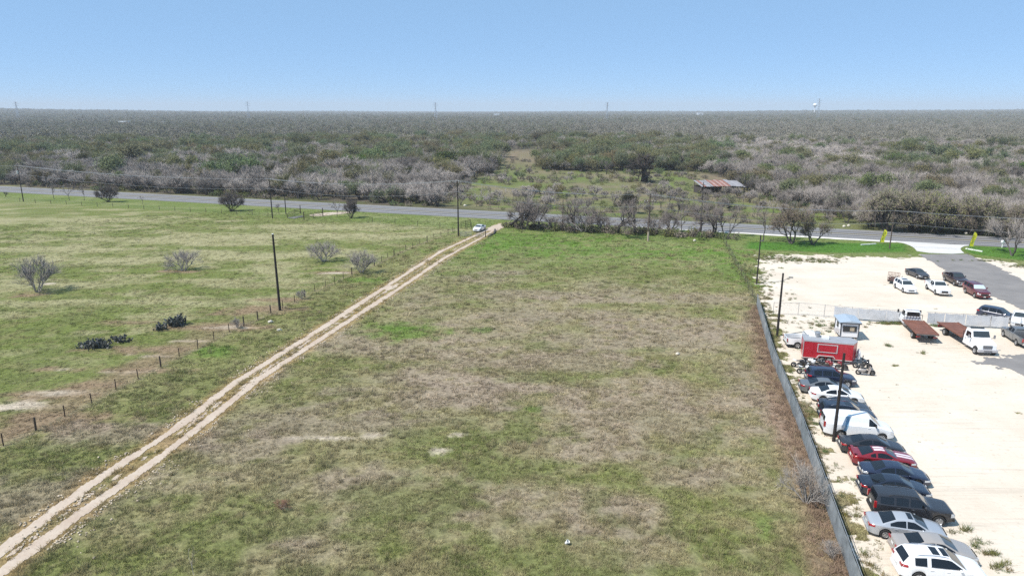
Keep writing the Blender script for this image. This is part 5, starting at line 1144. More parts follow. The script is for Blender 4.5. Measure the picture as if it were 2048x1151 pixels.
putpx('sapling', 388, 1149, 1092, 'sapling', 'small leafless white sapling in the field grass', cat='sapling', tint=PALE)
putpx('sapling', 164, 1133, 1108, 'sapling', 'tiny dark leafless sapling beside the dirt track', cat='sapling', tint=DK, rz=1.0)
putpx('bush1', 475, 655, 630, 'bare_bush', 'small twiggy bush on the barbed wire fence line below the black pole', cat='bush', tint=PALE, sx=.8)
putpx('bush2', 603, 598, 575, 'bare_bush', 'small twiggy bush on the barbed wire fence line above the black pole', cat='bush', tint=PALE, sx=.8)
putpx('bush2', 566, 1018, 996, 'bare_bush', 'low reddish brown dead bush in the field', cat='bush', tint=(.26, .15, .10), sx=1.4)
# pasture edge trees before the highway
for px, yb, yt, key, lb in ((109, 398, 360, 'slim', 'slim bare tree at the pasture edge standing closest to the transformer pole'), (139, 401, 364, 'slim', 'forked slim bare tree at the pasture edge, middle of three'), (168, 401, 368, 'slim', 'slim pale bare tree at the pasture edge beside the thick dark shrub'),
        (217, 404, 360, 'shrub', 'thick dark multi-stemmed shrub at the pasture edge'), (463, 422, 372, 'shrub', 'large dense dark shrub at the highway edge of the pasture'), (674, 434, 395, 'slim', 'bare tree beside the side drive'), (703, 436, 385, 'shrub', 'dense dark vine-covered tree beside the side drive'), (557, 424, 405, 'dark2', 'small dark shrub beside the short plain pole'), (285, 408, 388, 'slim', 'tiny bare tree at the pasture edge'), (12, 394, 380, 'dark1', 'low dark shrub at the pasture edge near the transformer pole')):
    putpx(key, px, yb, yt, 'bare_tree', lb, tint=GREY if key == 'slim' else (.13, .11, .10), ltint=(.085, .075, .06), sx=.9 if key == 'slim' else (.55 if px == 703 else .85))
# field edge trees on the near side of the highway
for px, yb, yt, key, lb, sx in ((1018, 455, 382, 'dark0', 'broad dark bare tree at the ranch gate corner of the field', 1.1), (1046, 459, 390, 'bare2', 'pale crooked bare tree beside the ranch gate corner tree', 1.1), (1075, 456, 400, 'bare3', 'low grey bare tree at the field edge before the thin brown pole', 1.0), (1148, 462, 385, 'dark2', 'forked bare tree at the field edge after the thin brown pole', 1.0),
        (1168, 464, 405, 'bush0', 'tangled grey shrub at the field edge below the forked tree', 1.5), (1236, 468, 392, 'dark0', 'leaning dark bare tree at the field edge', 1.0), (1268, 470, 384, 'dark2', 'dark bare tree beside the pale butt pole', 1.0), (1340, 464, 412, 'bare4', 'thin reddish bare tree past the pale butt pole', .8), (1364, 472, 402, 'slim', 'straight bare tree on the verge before the leaning tree', .9), (1396, 474, 398, 'dark0', 'strongly leaning bare tree at the field corner', 1.0),
        (1428, 470, 395, 'dark1', 'wide bare tree above the field corner', 1.1), (1452, 473, 397, 'bare0', 'bare tree at the upper lot corner', .9), (1524, 483, 405, 'slim', 'pale slim tree in the green verge by the upper lot', 1.0), (1205, 462, 420, 'bush1', 'low twiggy shrub between the field edge trees', 1.4), (1305, 466, 425, 'bush2', 'low twiggy shrub past the pale butt pole', 1.4), (1105, 460, 425, 'bush1', 'low twiggy shrub beside the thin brown pole', 1.3)):
    putpx(key, px, yb, yt, 'bare_tree' if not key.startswith('bush') else 'bare_shrub', lb, cat='tree' if not key.startswith('bush') else 'shrub', tint=(.195, .168, .15), sx=sx)
putpx('bud0', 1582, 487, 392, 'budding_tree', 'brown budding tree with forked trunk in the green verge', tint=(.19, .155, .125), ltint=(.15, .125, .075), sx=.95)
putpx('bud1', 1625, 489, 420, 'budding_tree', 'small olive tree in the green verge beside the brown budding tree', tint=(.2, .17, .14), ltint=(.13, .13, .05), sx=.9)
putpx('bare0', 2024, 511, 420, 'bare_tree', 'lone grey bare tree on the grass island', tint=PALE, sx=.95)
# beyond the highway
putpx('oak', 1289, 363, 300, 'oak_tree', 'big spreading dark leafless oak in the clearing', tint=(.06, .05, .045), sx=1.45)
putpx('dark2', 1213, 349, 315, 'bare_tree', 'small bare tree at the back of the clearing beside the oak', tint=(.16, .14, .125))
putpx('green0', 1262, 428, 383, 'evergreen_tree', 'rounded dark evergreen tree across the highway behind the pale butt pole', tint=DK, ltint=(.035, .036, .022))
for px, yb, yt, key, lb, lt, sx in ((1808, 344, 304, 'green1', 'bright green leafy tree rising from the grey brush', (.075, .125, .022), 1.3), (1795, 322, 281, 'green2', 'tall light green tree behind the bright green leafy tree', (.12, .13, .045), 1.2), (2036, 366, 318, 'green0', 'dense green tree in the brush beyond the grass island', (.05, .10, .018), 1.5), (1990, 360, 325, 'bud0', 'olive budding tree beside the dense green tree', (.13, .125, .05), 1.3), (1475, 280, 263, 'green2', 'lone olive tree standing up in the far grey brush', (.085, .10, .035), 1.3), (1560, 292, 270, 'dark1', 'lone grey-brown round tree in the far grey brush', (.1, .1, .04), 1.4),
        (100, 320, 291, 'green0', 'flat-topped yellow-green tree in the thicket beyond the pasture', (.13, .145, .035), 1.5), (315, 372, 332, 'bud1', 'yellow-green budding tree among grey trees beyond the highway', (.16, .17, .045), .9), (235, 368, 333, 'bud0', 'narrow yellow-green budding tree beyond the highway', (.16, .17, .045), .7), (75, 362, 328, 'bud1', 'faint olive budding tree beyond the highway near the transformer pole', (.14, .15, .05), .8), (580, 300, 276, 'green1', 'bright green round tree far in the thicket', (.085, .14, .025), 1.3), (705, 345, 305, 'green2', 'bright green tree in the thicket facing the highway', (.085, .145, .022), 1.2), (755, 350, 318, 'green0', 'green bushy tree in the thicket beside the bright green tree', (.08, .125, .025), 1.2), (832, 305, 290, 'green1', 'light green tree behind the thicket near the clearing', (.10, .15, .03), 1.5), (895, 345, 296, 'green0', 'large dark green tree at the thicket corner of the clearing', (.06, .085, .022), 1.4), (930, 340, 300, 'green2', 'olive green tree at the clearing edge', (.085, .10, .03), 1.1), (820, 352, 330, 'green2', 'low green bushy tree before the clearing', (.085, .12, .025), 1.1)):
    putpx(key, px, yb, yt, 'green_tree' if key.startswith('green') else 'budding_tree', lb, tint=(.16, .14, .12), ltint=lt, sx=sx)
for px, yb, yt, key, lb, lt, sx in ((1775, 462, 366, 'bushy0', 'tall bushy brown-green tree at the far roadside beside the driveway', (.19, .185, .10), 1.0), (1830, 464, 378, 'bushy1', 'bushy olive tree at the far roadside opposite the driveway', (.165, .16, .08), .95), (1872, 466, 374, 'bushy0', 'bushy yellow-green tree at the far roadside opposite the apron', (.19, .195, .075), .9), (1915, 467, 398, 'bushy1', 'grey-brown bushy tree at the far roadside', (.16, .14, .09), .8), (1958, 470, 382, 'bushy0', 'olive bushy tree at the far roadside behind the grass island flag', (.175, .175, .085), 1.0), (2000, 472, 400, 'bushy1', 'brown bushy tree at the far roadside behind the mailbox', (.15, .13, .075), .8), (2042, 473, 402, 'bushy0', 'bushy tree at the far roadside behind the lone grey tree', (.14, .13, .07), .85), (1745, 452, 392, 'bushy1', 'brown bushy tree at the edge of the clearing', (.15, .135, .075), .8), (2075, 474, 395, 'bushy1', 'bushy tree at the far roadside past the island', (.13, .13, .06), .9)):
    putpx(key, px, yb, yt, 'bushy_tree', lb, tint=(.24, .205, .175), ltint=tuple(1.2 * q for q in lt), sx=sx)
# ---- the brush beyond the highway: the largest ones singly, the mass behind as one
rs = np.random.RandomState(77); pts = []
def band(r0, r1, cell, jitmax=1.0):
    A = (r1 * r1 - r0 * r0) * R(80) / 2; n_ = int(A / (cell * cell)); rr = np.sqrt(rs.uniform(r0 * r0, r1 * r1, n_)); az = rs.uniform(-R(40), R(40), n_); return rr * np.sin(az), rr * np.cos(az)
def forest(r0, r1, cell):
    x, y = band(r0, r1, cell); ro_ = road_off(x, y); cl = sdf(x, y, CLEAR); px, py = PX(x, y, 0)
    lane = ~((np.abs(px - 1045) < 40) & (py < 345) & (py > 262) & (rs.uniform(0, 1, len(x)) < .75))
    low = (py > 384 + 8 * np.sin(px / 37)) & (px > 900); p = np.where(cl > 0, np.where(low, .52, .035), 1.0)
    d1 = fbm(x / 35, y / 35, 71, 3); keep = (ro_ > 10.5) & (rs.uniform(0, 1, len(x)) < p * (.55 + .9 * d1)) & lane
    keep &= ~((np.abs(x - sh.location.x - 7) < 11) & (y > sh.location.y - 7) & (y < sh.location.y + 10))
    return x[keep], y[keep], cl[keep] > 0
def tints(x, y):
    px, py = PX(x, y, 0); n_ = len(x); d = fbm(x / 60, y / 80, 81, 3); u = rs.uniform(0, 1, n_)
    left = px < 1150; pg = np.where(left, np.interp(py, [222, 250, 285, 320, 345, 410], [.7, .64, .45, .40, .14, .05]), np.interp(py, [222, 245, 256, 330, 345, 380, 460], [.68, .5, .08, .12, .18, .12, .12]))
    pg = np.where((px > 1080) & (px < 1420) & (py > 285) & (py < 345), .42, pg); pg = pg + (d - .5) * 1.5 * pg * 1.2
    green = u < pg; br = rs.uniform(.7, 1.3, (n_, 1)) * (.45 + 1.1 * fbm(x / 40, y / 40, 83, 3))[:, None]; g = np.array([.305, .27, .242]) * br; gg = np.stack([rs.uniform(.11, .19, n_), rs.uniform(.14, .19, n_), rs.uniform(.05, .08, n_)], -1)
    gg = gg * .72 + np.array([.19, .175, .135]) * .28; gg[rs.uniform(0, 1, n_) < .12] *= .6
    g = g * np.where((px > 1250) & (py > 250) & (py < 345), 1.12, 1.0)[:, None]
    return np.where(green[:, None], gg, g), green
FX, FY, FC = forest(168, 640, 4.4)
o_ = np.argsort(FX ** 2 + FY ** 2); FX, FY, FC = FX[o_], FY[o_], FC[o_]
FT, FG = tints(FX, FY)
def inst_stuff(name, label, cat, X, Y, Z, rot, scl, tint, pick, protos):
    me = bpy.data.meshes.new(name); n_ = len(X); me.vertices.add(n_); me.vertices.foreach_set('co', np.stack([X, Y, Z], -1).astype(np.float32).ravel())
    for nm, ty, arr in (('rz', 'FLOAT', rot), ('sc', 'FLOAT_VECTOR', scl), ('pk', 'INT', pick)):
        a = me.attributes.new(nm, ty, 'POINT'); a.data.foreach_set('value' if ty != 'FLOAT_VECTOR' else 'vector', np.ascontiguousarray(arr.astype(np.int32 if ty == 'INT' else np.float32)).ravel())
    a = me.attributes.new('tint', 'FLOAT_COLOR', 'POINT'); c = np.ones((n_, 4), np.float32); c[:, :3] = tint; a.data.foreach_set('color', c.ravel())
    o = obj(name, me); col = bpy.data.collections.new(name + '_kinds')
    for i, p in enumerate(protos): 
        q = bpy.data.objects.new(f'{name}_kind_{i:02d}', p); col.objects.link(q)
    g = bpy.data.node_groups.new(name, 'GeometryNodeTree'); g.interface.new_socket('Geometry', in_out='INPUT', socket_type='NodeSocketGeometry'); g.interface.new_socket('Geometry', in_out='OUTPUT', socket_type='NodeSocketGeometry')
    N = g.nodes; Lk = g.links; gi = N.new('NodeGroupInput'); go = N.new('NodeGroupOutput'); ip = N.new('GeometryNodeInstanceOnPoints'); ci = N.new('GeometryNodeCollectionInfo'); ci.inputs[0].default_value = col; ci.inputs['Separate Children'].default_value = True; ci.inputs['Reset Children'].default_value = True
    def na(nm, ty): q = N.new('GeometryNodeInputNamedAttribute'); q.data_type = ty; q.inputs[0].default_value = nm; return q.outputs[0]
    cx = N.new('ShaderNodeCombineXYZ'); Lk.new(na('rz', 'FLOAT'), cx.inputs[2]); ip.inputs['Pick Instance'].default_value = True
    Lk.new(gi.outputs[0], ip.inputs['Points']); Lk.new(ci.outputs[0], ip.inputs['Instance']); Lk.new(na('pk', 'INT'), ip.inputs['Instance Index']); Lk.new(cx.outputs[0], ip.inputs['Rotation']); Lk.new(na('sc', 'FLOAT_VECTOR'), ip.inputs['Scale']); Lk.new(ip.outputs[0], go.inputs[0])
    md = o.modifiers.new('scatter', 'NODES'); md.node_group = g
    me.materials.append(M['twig']); return tag(o, label, cat, None, 'stuff')
def joined(d):
    v = []; f = []; mi = []; mats = []
    for k in ('trunk', 'crown', 'leaf'):
        me = d[k]
        if me is None: continue
        o = len(v); v += [tuple(q.co) for q in me.vertices]; f += [tuple(i + o for i in p.vertices) for p in me.polygons]; mi += [len(mats)] * len(me.polygons); mats.append(me.materials[0])
    m_ = bpy.data.meshes.new('thicket_plant'); m_.from_pydata(v, [], f); [m_.materials.append(q) for q in mats]; m_.polygons.foreach_set('material_index', mi); m_.update(); return m_
NI = 270; nb2 = 0
for i in range(NI):
    x, y = FX[i], FY[i]; sparse = FC[i]; h = (rs.uniform(4.2, 6.6) + 2.2 * rs.uniform(0, 1) ** 3 if not sparse else rs.uniform(2.6, 5.0))
    if FG[i]: key = ('bud0', 'bud1', 'green1')[i % 3]
    else: key = f'bare{i % 5}' if not sparse else ('slim', 'bare1', 'slim')[i % 3]
    ppx = PX(x, y, 0)[0]; where = ('beyond the highway across from the transformer pole', 'beyond the highway across from the thin pasture trees', 'beyond the highway across from the big dark shrub', 'beyond the highway across from the pipe rail entrance', 'beyond the highway across from the pasture corner', 'beyond the highway across from the ranch gate', 'between the highway and the leafless oak', 'between the highway and the rusty shed', 'beyond the highway past the rusty shed', 'behind the bushy far roadside trees')[int(np.searchsorted((120, 300, 480, 690, 880, 1010, 1330, 1520, 1730), ppx))]
    size = 'tall' if h > 6.3 else ('middling' if h > 5.2 else ('low' if h > 3.3 else 'stunted')); lum = float(np.mean(FT[i])); tone_ = 'pale grey' if lum > .285 else ('grey' if lum > .24 else 'dark grey')
    if FG[i] and not sparse: put(key, x, y, h, rs.uniform(0, 6.28), 'budding_tree', f'{size} olive budding tree {where}', 'tree', 'budding trees ' + where, GREY, FT[i])
    else: put(key, x, y, h, rs.uniform(0, 6.28), 'bare_tree', f'{size} {tone_ if not FG[i] else "grey-brown"} leafless tree {where}', 'tree', 'bare trees ' + where, FT[i] if not FG[i] else GREY, FT[i])
x, y, t_, g_ = FX[NI:], FY[NI:], FT[NI:], FG[NI:]; n_ = len(x)
pk = np.where(g_, 5 + rs.randint(0, 5, n_), rs.randint(0, 5, n_)); s0 = (rs.uniform(.45, .8, n_) + .45 * fbm(x / 25, y / 25, 87, 3) + .6 * rs.uniform(0, 1, n_) ** 5) * np.where(g_, 1.18, 1.0) * np.where(FC[NI:], .5, 1)
inst_stuff('brush_thicket', 'grey leafless brush and scattered green trees stretching beyond the highway', 'brush', x, y, np.zeros(n_), rs.uniform(0, 6.28, n_), np.stack([s0 * 1.1, s0 * 1.1, s0], -1), t_, pk, [joined(VAR[k]) for k in ('bare0', 'bare1', 'bare2', 'bare3', 'bare4', 'bud0', 'bud1', 'green0', 'green1', 'green2')])
bm_ = []
for i in range(6):
    v, f = ell_blob(200 + i, 700, .36, 3.3, 2.7, 2.4); bm_.append(np_mesh('far_crown', v, f, M['farcrown'], 3))
P_ = [forest(640, 1500, 7.5), forest(1500, 3200, 13.0), forest(3200, 6800, 24.0)]; mul = [1.0, 1.5, 2.3]
x = np.concatenate([p[0] for p in P_]); y = np.concatenate([p[1] for p in P_]); s0 = np.concatenate([np.full(len(p[0]), k) for p, k in zip(P_, mul)]); n_ = len(x); t_, g_ = tints(x, y)
hh = s0 ** .28 * (rs.uniform(.75, 1.3, n_) + .8 * (rs.uniform(0, 1, n_) > .96)); ww = s0 * rs.uniform(.8, 1.3, n_)
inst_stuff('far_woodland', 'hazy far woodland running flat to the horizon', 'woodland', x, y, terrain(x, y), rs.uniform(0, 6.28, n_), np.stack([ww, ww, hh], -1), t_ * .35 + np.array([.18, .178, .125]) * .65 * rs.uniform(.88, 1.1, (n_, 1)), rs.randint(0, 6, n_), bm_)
# undergrowth at the foot of the trees beyond the highway and along the field edge
x, y = band(165, 420, 3.2); k = (road_off(x, y) > 8.5) & (fbm(x / 12, y / 12, 95, 3) > .42) & ((sdf(x, y, CLEAR) < 0) | (rs.uniform(0, 1, len(x)) < .4)); x, y = x[k], y[k]
e = np.array(g2((1005, 455), (1470, 478))); tt = rs.uniform(0, 1, 120); x = np.concatenate([x, e[0, 0] + (e[1, 0] - e[0, 0]) * tt + rs.normal(0, .5, 120)]); y = np.concatenate([y, e[0, 1] + (e[1, 1] - e[0, 1]) * tt + rs.normal(.6, 1.2, 120)])
n_ = len(x); v, f = ell_blob(300, 160, .17, .9, .55, .5); v2, f2 = ell_blob(301, 160, .15, .8, .8, .6); um = [np_mesh('shrublet', v, f, M['twig'], 3), np_mesh('shrublet', v2, f2, M['twig'], 3)]
tn = np.where((rs.uniform(0, 1, n_) < .42)[:, None], np.stack([rs.uniform(.08, .12, n_), rs.uniform(.10, .13, n_), rs.uniform(.035, .05, n_)], -1), np.array([.17, .145, .115]) * rs.uniform(.7, 1.25, (n_, 1)))
s0 = rs.uniform(.6, 1.5, n_); inst_stuff('undergrowth', 'low scrubby undergrowth at the foot of the roadside trees', 'undergrowth', x, y, np.zeros(n_), rs.uniform(0, 6.28, n_), np.stack([s0 * 1.2, s0 * 1.2, s0], -1), tn, rs.randint(0, 2, n_), um)

# ------------------------------------------------------------------ prickly pear
def cactus(px, py, rx, ry, n_, h, label, seed):
    p = G(px, py); t = thing('prickly_pear', label, 'cactus', (p.x, p.y, 0)); r2 = random.Random(seed); mb = MB()
    def pad(c, d, nrm, s_):
        a = d.normalized(); b_ = a.cross(nrm).normalized(); q = a.cross(b_).normalized(); o = len(mb.v); N_ = 8
        for z in (-1, 1):
            for k in range(N_): th = 2 * math.pi * k / N_; mb.v.append(tuple(c + a * s_ * (1 + math.cos(th)) + b_ * s_ * .8 * math.sin(th) + q * .03 * z))
        mb.f.append(tuple(range(o, o + N_))[::-1]); mb.f.append(tuple(range(o + N_, o + 2 * N_)))
        for k in range(N_): mb.f.append((o + k, o + (k + 1) % N_, o + N_ + (k + 1) % N_, o + N_ + k))
        return c + a * s_ * 1.9
    for i in range(n_):
        c = Vector((r2.gauss(0, .42) * rx, r2.gauss(0, .42) * ry, 0)); d = Vector((r2.gauss(0, .5), r2.gauss(0, .5), 1)); hh_ = h * max(.35, 1 - (c.x / rx) ** 2 * .6); 
        while c.z < hh_ * r2.uniform(.7, 1.0):
            c = pad(c, d, Vector((r2.gauss(0, 1), r2.gauss(0, 1), r2.gauss(0, .4))), r2.uniform(.13, .19)); d = (d + Vector((r2.gauss(0, .5), r2.gauss(0, .5), .25))).normalized()
    tag(mb.build('pads', M['cactus'], t), kind='stuff'); MB().tube((0, 0, -.1), (0, 0, .35), .12, .09, 7).build('woody_base', M['bark'], t)
cactus(190, 695, 1.9, 1.0, 70, .95, 'large dark prickly pear clump low in the pasture', 1); cactus(240, 684, 1.2, .7, 32, .75, 'narrow dark prickly pear arm trailing from the large clump', 2)
cactus(322, 659, .8, .7, 22, .7, 'small dark prickly pear beside the mounded clump', 3); cactus(354, 651, 1.15, .9, 60, 1.25, 'mounded dark prickly pear clump in the pasture', 4)

# ------------------------------------------------------------------ far towers
def pylon(px, yt, dist, label, h=46.0, wd=7.0, arms=True):
    x = (px - 1024) / FPX * dist * 1.03; z0 = float(terrain(np.array([x]), np.array([dist]))[0]); t = thing('transmission_tower', label, 'tower', (x, dist, z0), .3)
    zt = CAMH + (HORIZ - yt) / FPX * dist * 1.02 - z0; r = .34; w = wd / 2
    def wz(z): return w * (1 - .86 * min(1, z / (zt * .78))) + .35
    for sx_ in (-1, 1):
        for sy_ in (-1, 1):
            pts = [(sx_ * wz(z), sy_ * wz(z), z) for z in np.linspace(0, zt, 7)]; MB().path(pts, r * .8, 5).build('leg', M['lattice'], t)
    zs_ = np.linspace(0, zt, 10)
    for k in range(9):
        mb = MB(); a, b_ = zs_[k], zs_[k + 1]
        for q in (-1, 1): mb.tube((-wz(a), q * wz(a), a), (wz(b_), q * wz(b_), b_), r * .5, r * .5, 4).tube((wz(a), q * wz(a), a), (-wz(b_), q * wz(b_), b_), r * .5, r * .5, 4)
        mb.tube((-wz(b_), -wz(b_), b_), (wz(b_), -wz(b_), b_), r * .5, r * .5, 4).build('bracing', M['lattice'], t)
    if arms:
        for z, ln in ((zt * .78, 7), (zt * .88, 9), (zt * .97, 6)):
            for q in (-1, 1): MB().tube((0, 0, z), (q * ln, 0, z + .4), r * .8, r * .3, 5).tube((0, 0, z + 1.6), (q * ln, 0, z + .4), r * .5, r * .3, 5).build('arm', M['lattice'], t)
for px, yt, d, lb in ((92, 205, 1950, 'far lattice transmission tower on the hill rise beyond the pasture'), (527, 205, 1950, 'far lattice transmission tower above the thicket beyond the pole pair'), (880, 206, 2000, 'slim far lattice transmission tower beyond the clearing'), (1203, 206, 1900, 'pale far lattice transmission tower beyond the leafless oak'), (1601, 199, 2100, 'pale far lattice tower beside the white water tower'), (1996, 192, 2600, 'tall faint far lattice tower past the brush'), (2024, 198, 2300, 'faint far lattice tower with wide arms past the brush')):
    pylon(px, yt, d, lb)
d = 3300; x = (1593.5 - 1024) / FPX * d * 1.03; zt = CAMH + (HORIZ - 207.5) / FPX * d; t = thing('water_tower', 'white ball-topped water tower on the horizon', 'water tower', (x, d, 0)); MB().ell((0, 0, zt - 7.5), (9.5, 9.5, 7.5), 0, 18, 12).build('tank', M['tank'], t, 60); MB().lathe([(7, 0), (3.2, 6), (2.2, 14), (2.2, zt - 18), (4.0, zt - 12)], (0, 0, 0), 'Z', 14).build('stem', M['tank'], t, 60)
mb = MB(); 
for k in range(10): mb.tube((9.6 * math.cos(k * .628), 9.6 * math.sin(k * .628), zt - 7.5), (9.6 * math.cos(k * .628 + .628), 9.6 * math.sin(k * .628 + .628), zt - 7.5), .3, .3, 4)
mb.build('catwalk', M['tank'], t)
for px, py, w, lb in ((55, 235, 26, 'far white metal roof in the woodland below the first lattice tower'), (249, 242, 18, 'far white roof among the trees beyond the pasture'), (334, 243, 12, 'small far white shed roof in the woodland'), (508, 234, 14, 'far pale roof below the second lattice tower'), (993, 227, 22, 'far white tank-like building on the horizon'), (1400, 225, 24, 'far white building on the horizon before the water tower'), (900, 234, 12, 'tiny far pale roof below the slim lattice tower')):
    p = G(px, py + 2, 4.0); k = min(3000, p.y) / p.y; x_, y_ = p.x * k, p.y * k; z_ = float(terrain(np.array([x_]), np.array([y_]))[0]); zz = CAMH + (HORIZ - py) / FPX * y_ ; zz = max(5, zz - z_)
    t = thing('far_building', lb, 'building', (x_, y_, z_)); MB().box((0, 0, zz / 2 - .5), (w, 10, zz - 1)).build('wall', M['boothwall'], t); MB().prism([(-w / 2 - .5, zz - 1), (w / 2 + .5, zz - 1), (w / 2, zz + .6), (-w / 2, zz + .6)], -5.5, 5.5).build('roof', M['tank'], t)
#PART6
# ------------------------------------------------------------------ grass
def tuft(seed, n_, h, sp, wd):
    r2 = np.random.RandomState(seed); v = []; f = []
    for i in range(n_):
        a = r2.uniform(0, 6.28); rr = sp * math.sqrt(r2.uniform(0, 1)); b_ = np.array([rr * math.cos(a), rr * math.sin(a), 0]); t = r2.uniform(0, 6.28); sd_ = np.array([math.cos(t), math.sin(t), 0]) * wd
        tip = b_ + np.array([r2.normal(0, .5) * h, r2.normal(0, .5) * h, h * r2.uniform(.5, 1.1)]); o = len(v); v += [b_ - sd_, b_ + sd_, tip]; f.append((o, o + 1, o + 2))
    return np_mesh('grass_tuft', np.array(v), np.array(f), M['blade'], 3)
TUF = [tuft(i, 26, .15, .2, .017) for i in range(4)] + [tuft(10 + i, 34, .34, .22, .016) for i in range(3)] + [tuft(20 + i, 22, .1, .12, .016) for i in range(2)]
rs = np.random.RandomState(9); GX = []; GY = []; GS = []
for r0, r1, cell, k in ((27, 50, .19, .84), (50, 80, .27, 1.0), (80, 125, .52, 1.5), (125, 215, .9, 2.1)):
    x, y = band(r0, r1, cell); GX.append(x); GY.append(y); GS.append(np.full(len(x), k))
x, y, s0 = map(np.concatenate, (GX, GY, GS))
ro_ = road_off(x, y); pxx, pyy = PX(x, y, 0)
keep = (ro_ < -RW - .8) & (np.abs(pxx - 1024) < 1180) & (pyy < 1210)
keep &= ~((x > 0) & lot_mask(x, y)) & ~track_mask(x, y) & ~(sdf(x, y, APRON) > -.2) & ~drive_mask(x, y) & ~((ro_ > -9) & (x > G(1245, 452).x))
x, y, s0 = x[keep], y[keep], s0[keep]
dens = fbm(x / 1.1, y / 1.1, 131, 3); c = ground_col(x, y); bare = (c[:, 0] > .28) & (c[:, 1] / c[:, 0] < .93)
k = (dens > .36) & ~(bare & (rs.uniform(0, 1, len(x)) < .8)); x, y, s0, c = x[k], y[k], s0[k], c[k]; ro_ = road_off(x, y)
n_ = len(x); pk = rs.randint(0, 4, n_); clump = fbm(x / 2.6, y / 2.2, 141, 3); west = x < yline(FL, y)
tall = (clump > .57) & (rs.uniform(0, 1, n_) < .45) & ~west; pk[tall] = 4 + rs.randint(0, 3, tall.sum())
lawn = ((x > G(1470, 500).x) & (ro_ > -30) & (y > 118)); pk[lawn] = 7; tall &= ~lawn
sz = s0 * rs.uniform(.65, 1.25, n_) * np.where(west, .8, 1.0) * np.where(tall, .95, 1.0); zsc = np.where(lawn, .5, np.where(west, .75, 1.0)) * rs.uniform(.7, 1.3, n_) * sz ** .6
lum = rs.uniform(.55, 1.6, (n_, 1)); tn = c * lum * 1.32
straw = rs.uniform(0, 1, n_) < np.where(tall, .45, .16); tn[straw & ~lawn] = tn[straw & ~lawn] * .45 + np.array([.27, .225, .13]) * .62
inst_stuff('field_grass', 'short mixed green and dead brown grass covering the field and pasture', 'grass', x, y, np.zeros(n_) + (fbm(x / 9, y / 9, 7, 3) - .5) * .1, rs.uniform(0, 6.28, n_), np.stack([sz, sz, zsc], -1), tn, pk, TUF)
# dead grass standing along the fence lines and weeds at the lot edge
X = []; Y = []; T = []; Sz = []
for line, n_, off, w, col_ in ((FL, 1100, .0, .22, (.42, .36, .23)), (FR, 800, -.45, .5, (.27, .19, .135)), (FR2, 900, .1, .4, (.15, .16, .07))):
    Ls_ = np.concatenate([[0], np.cumsum([math.dist(a, b_) for a, b_ in zip(line[:-1], line[1:])])]); t = rs.uniform(0, Ls_[-1], n_); lx = np.interp(t, Ls_, [p[0] for p in line]) + off + rs.normal(0, w, n_); ly = np.interp(t, Ls_, [p[1] for p in line])
    if line is FR: lx = np.minimum(lx, yline(FR, ly) - .12)
    X.append(lx); Y.append(ly); T.append(np.array(col_) * rs.uniform(.6, 1.3, (n_, 1))); Sz.append(rs.uniform(.4, 1.0, n_) if line is not FR else rs.uniform(.6, 1.5, n_))
n_ = 2600; ly = rs.uniform(26, 118, n_); lx = np.where(ly < 97, yline(FR, ly), yline(FR2, ly)) + .3 + rs.exponential(1.5, n_); k = fbm(lx / 1.6, ly / 1.6, 151, 3) > .5; lx, ly = lx[k], ly[k]; X.append(lx); Y.append(ly); T.append(np.stack([rs.uniform(.10, .2, len(lx)), rs.uniform(.12, .17, len(lx)), rs.uniform(.04, .07, len(lx))], -1)); Sz.append(rs.uniform(.4, 1.1, len(lx)))
for px, py, rx, ry, n_ in ((1925, 1062, .5, .25, 12), (1955, 1085, .5, .3, 14), (1978, 1106, .7, .3, 18), (2002, 1135, .6, .4, 20), (1780, 692, .5, .4, 10), (1845, 706, .6, .3, 10), (1972, 689, .5, .3, 8), (1788, 647, 2.5, .5, 160), (1690, 650, 2.5, 1.5, 60), (1640, 650, 3, 3, 90), (1870, 652, 1.2, .4, 30), (1600, 520, 6, 2.5, 260), (1545, 515, 4, 4, 260), (1650, 524, 3, .8, 70), (1500, 545, 2, 6, 200), (2040, 533, 2, 1, 60), (1965, 522, 5, .6, 50)):
    p = G(px, py); X.append(p.x + rs.normal(0, rx * .6, n_)); Y.append(p.y + rs.normal(0, ry * .6, n_)); T.append(np.stack([rs.uniform(.09, .18, n_), rs.uniform(.12, .17, n_), rs.uniform(.04, .07, n_)], -1)); Sz.append(rs.uniform(.5, 1.2, n_))
n_ = 90; X.append(rs.uniform(34, 75, n_)); Y.append(rs.uniform(40, 100, n_)); T.append(np.array([.2, .17, .1]) * rs.uniform(.5, 1.2, (n_, 1))); Sz.append(rs.uniform(.25, .6, n_))
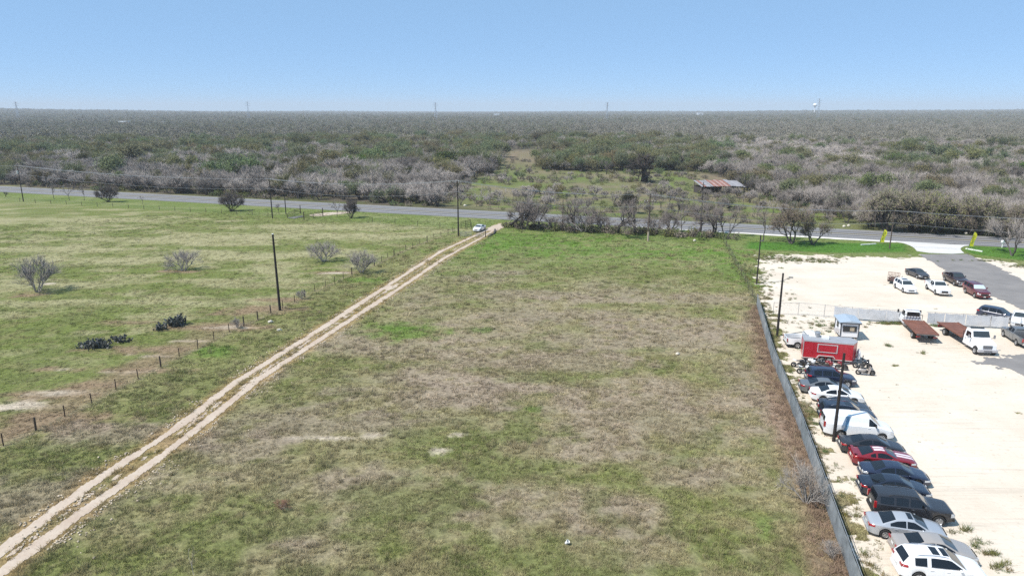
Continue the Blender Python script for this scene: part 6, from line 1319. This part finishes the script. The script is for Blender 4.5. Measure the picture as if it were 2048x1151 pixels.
x, y, tn, sz = map(np.concatenate, (X, Y, T, Sz)); n_ = len(x)
inst_stuff('fence_weeds', 'dry weeds and tufts along the fence lines and lot edges', 'weeds', x, y, np.full(n_, .01), rs.uniform(0, 6.28, n_), np.stack([sz, sz, sz], -1), tn, np.where(sz > 1.0, 4 + rs.randint(0, 3, n_), rs.randint(0, 4, n_)), TUF)
# loose pale stones beside the track ruts and on the bare strip
t = rs.uniform(0, 1, 5200); ly = 24 + (150 - 24) * t ** 1.6; lx = np.where(rs.uniform(0, 1, 5200) < .6, yline(RR, ly) + .9 + rs.exponential(.5, 5200), yline(LR, ly) - .7 - rs.exponential(.4, 5200))
mx_ = rs.uniform(0, 1, 5200) < .25; lx[mx_] = yline(TRK, ly[mx_]) + rs.normal(0, .35, mx_.sum())
st_ = [MB().ell((0, 0, .03), (.07, .055, .045), 0, 6, 4).mesh('pebble', M['twig']), MB().ell((0, 0, .02), (.05, .06, .035), 0, 5, 4).mesh('pebble', M['twig'])]
k = fbm(lx / 3, ly / 3, 161, 3) > .44; lx, ly = lx[k], ly[k]; n_ = len(lx); sz = rs.uniform(.5, 1.6, n_)
inst_stuff('track_stones', 'loose pale stones beside the dirt track ruts', 'stones', lx, ly, np.full(n_, .02), rs.uniform(0, 6.28, n_), np.stack([sz, sz, sz], -1), np.array([.48, .40, .30]) * rs.uniform(.6, 1.2, (n_, 1)), rs.randint(0, 2, n_), st_)
# ------------------------------------------------------------------ air
hz = bpy.data.materials.new('thin_haze'); hz.use_nodes = True; n = hz.node_tree.nodes; n.clear(); out_ = n.new('ShaderNodeOutputMaterial'); pv = n.new('ShaderNodeVolumePrincipled')
pv.inputs['Color'].default_value = (.90, .95, 1.0, 1); pv.inputs['Density'].default_value = 1.5e-4; pv.inputs['Anisotropy'].default_value = 0.0; hz.node_tree.links.new(pv.outputs[0], out_.inputs['Volume'])
o = MB().box((0, 4600, 49), (19000, 10400, 122)).build('haze', hz); tag(o, 'thin bluish haze over the far woodland', 'haze', None, 'stuff')
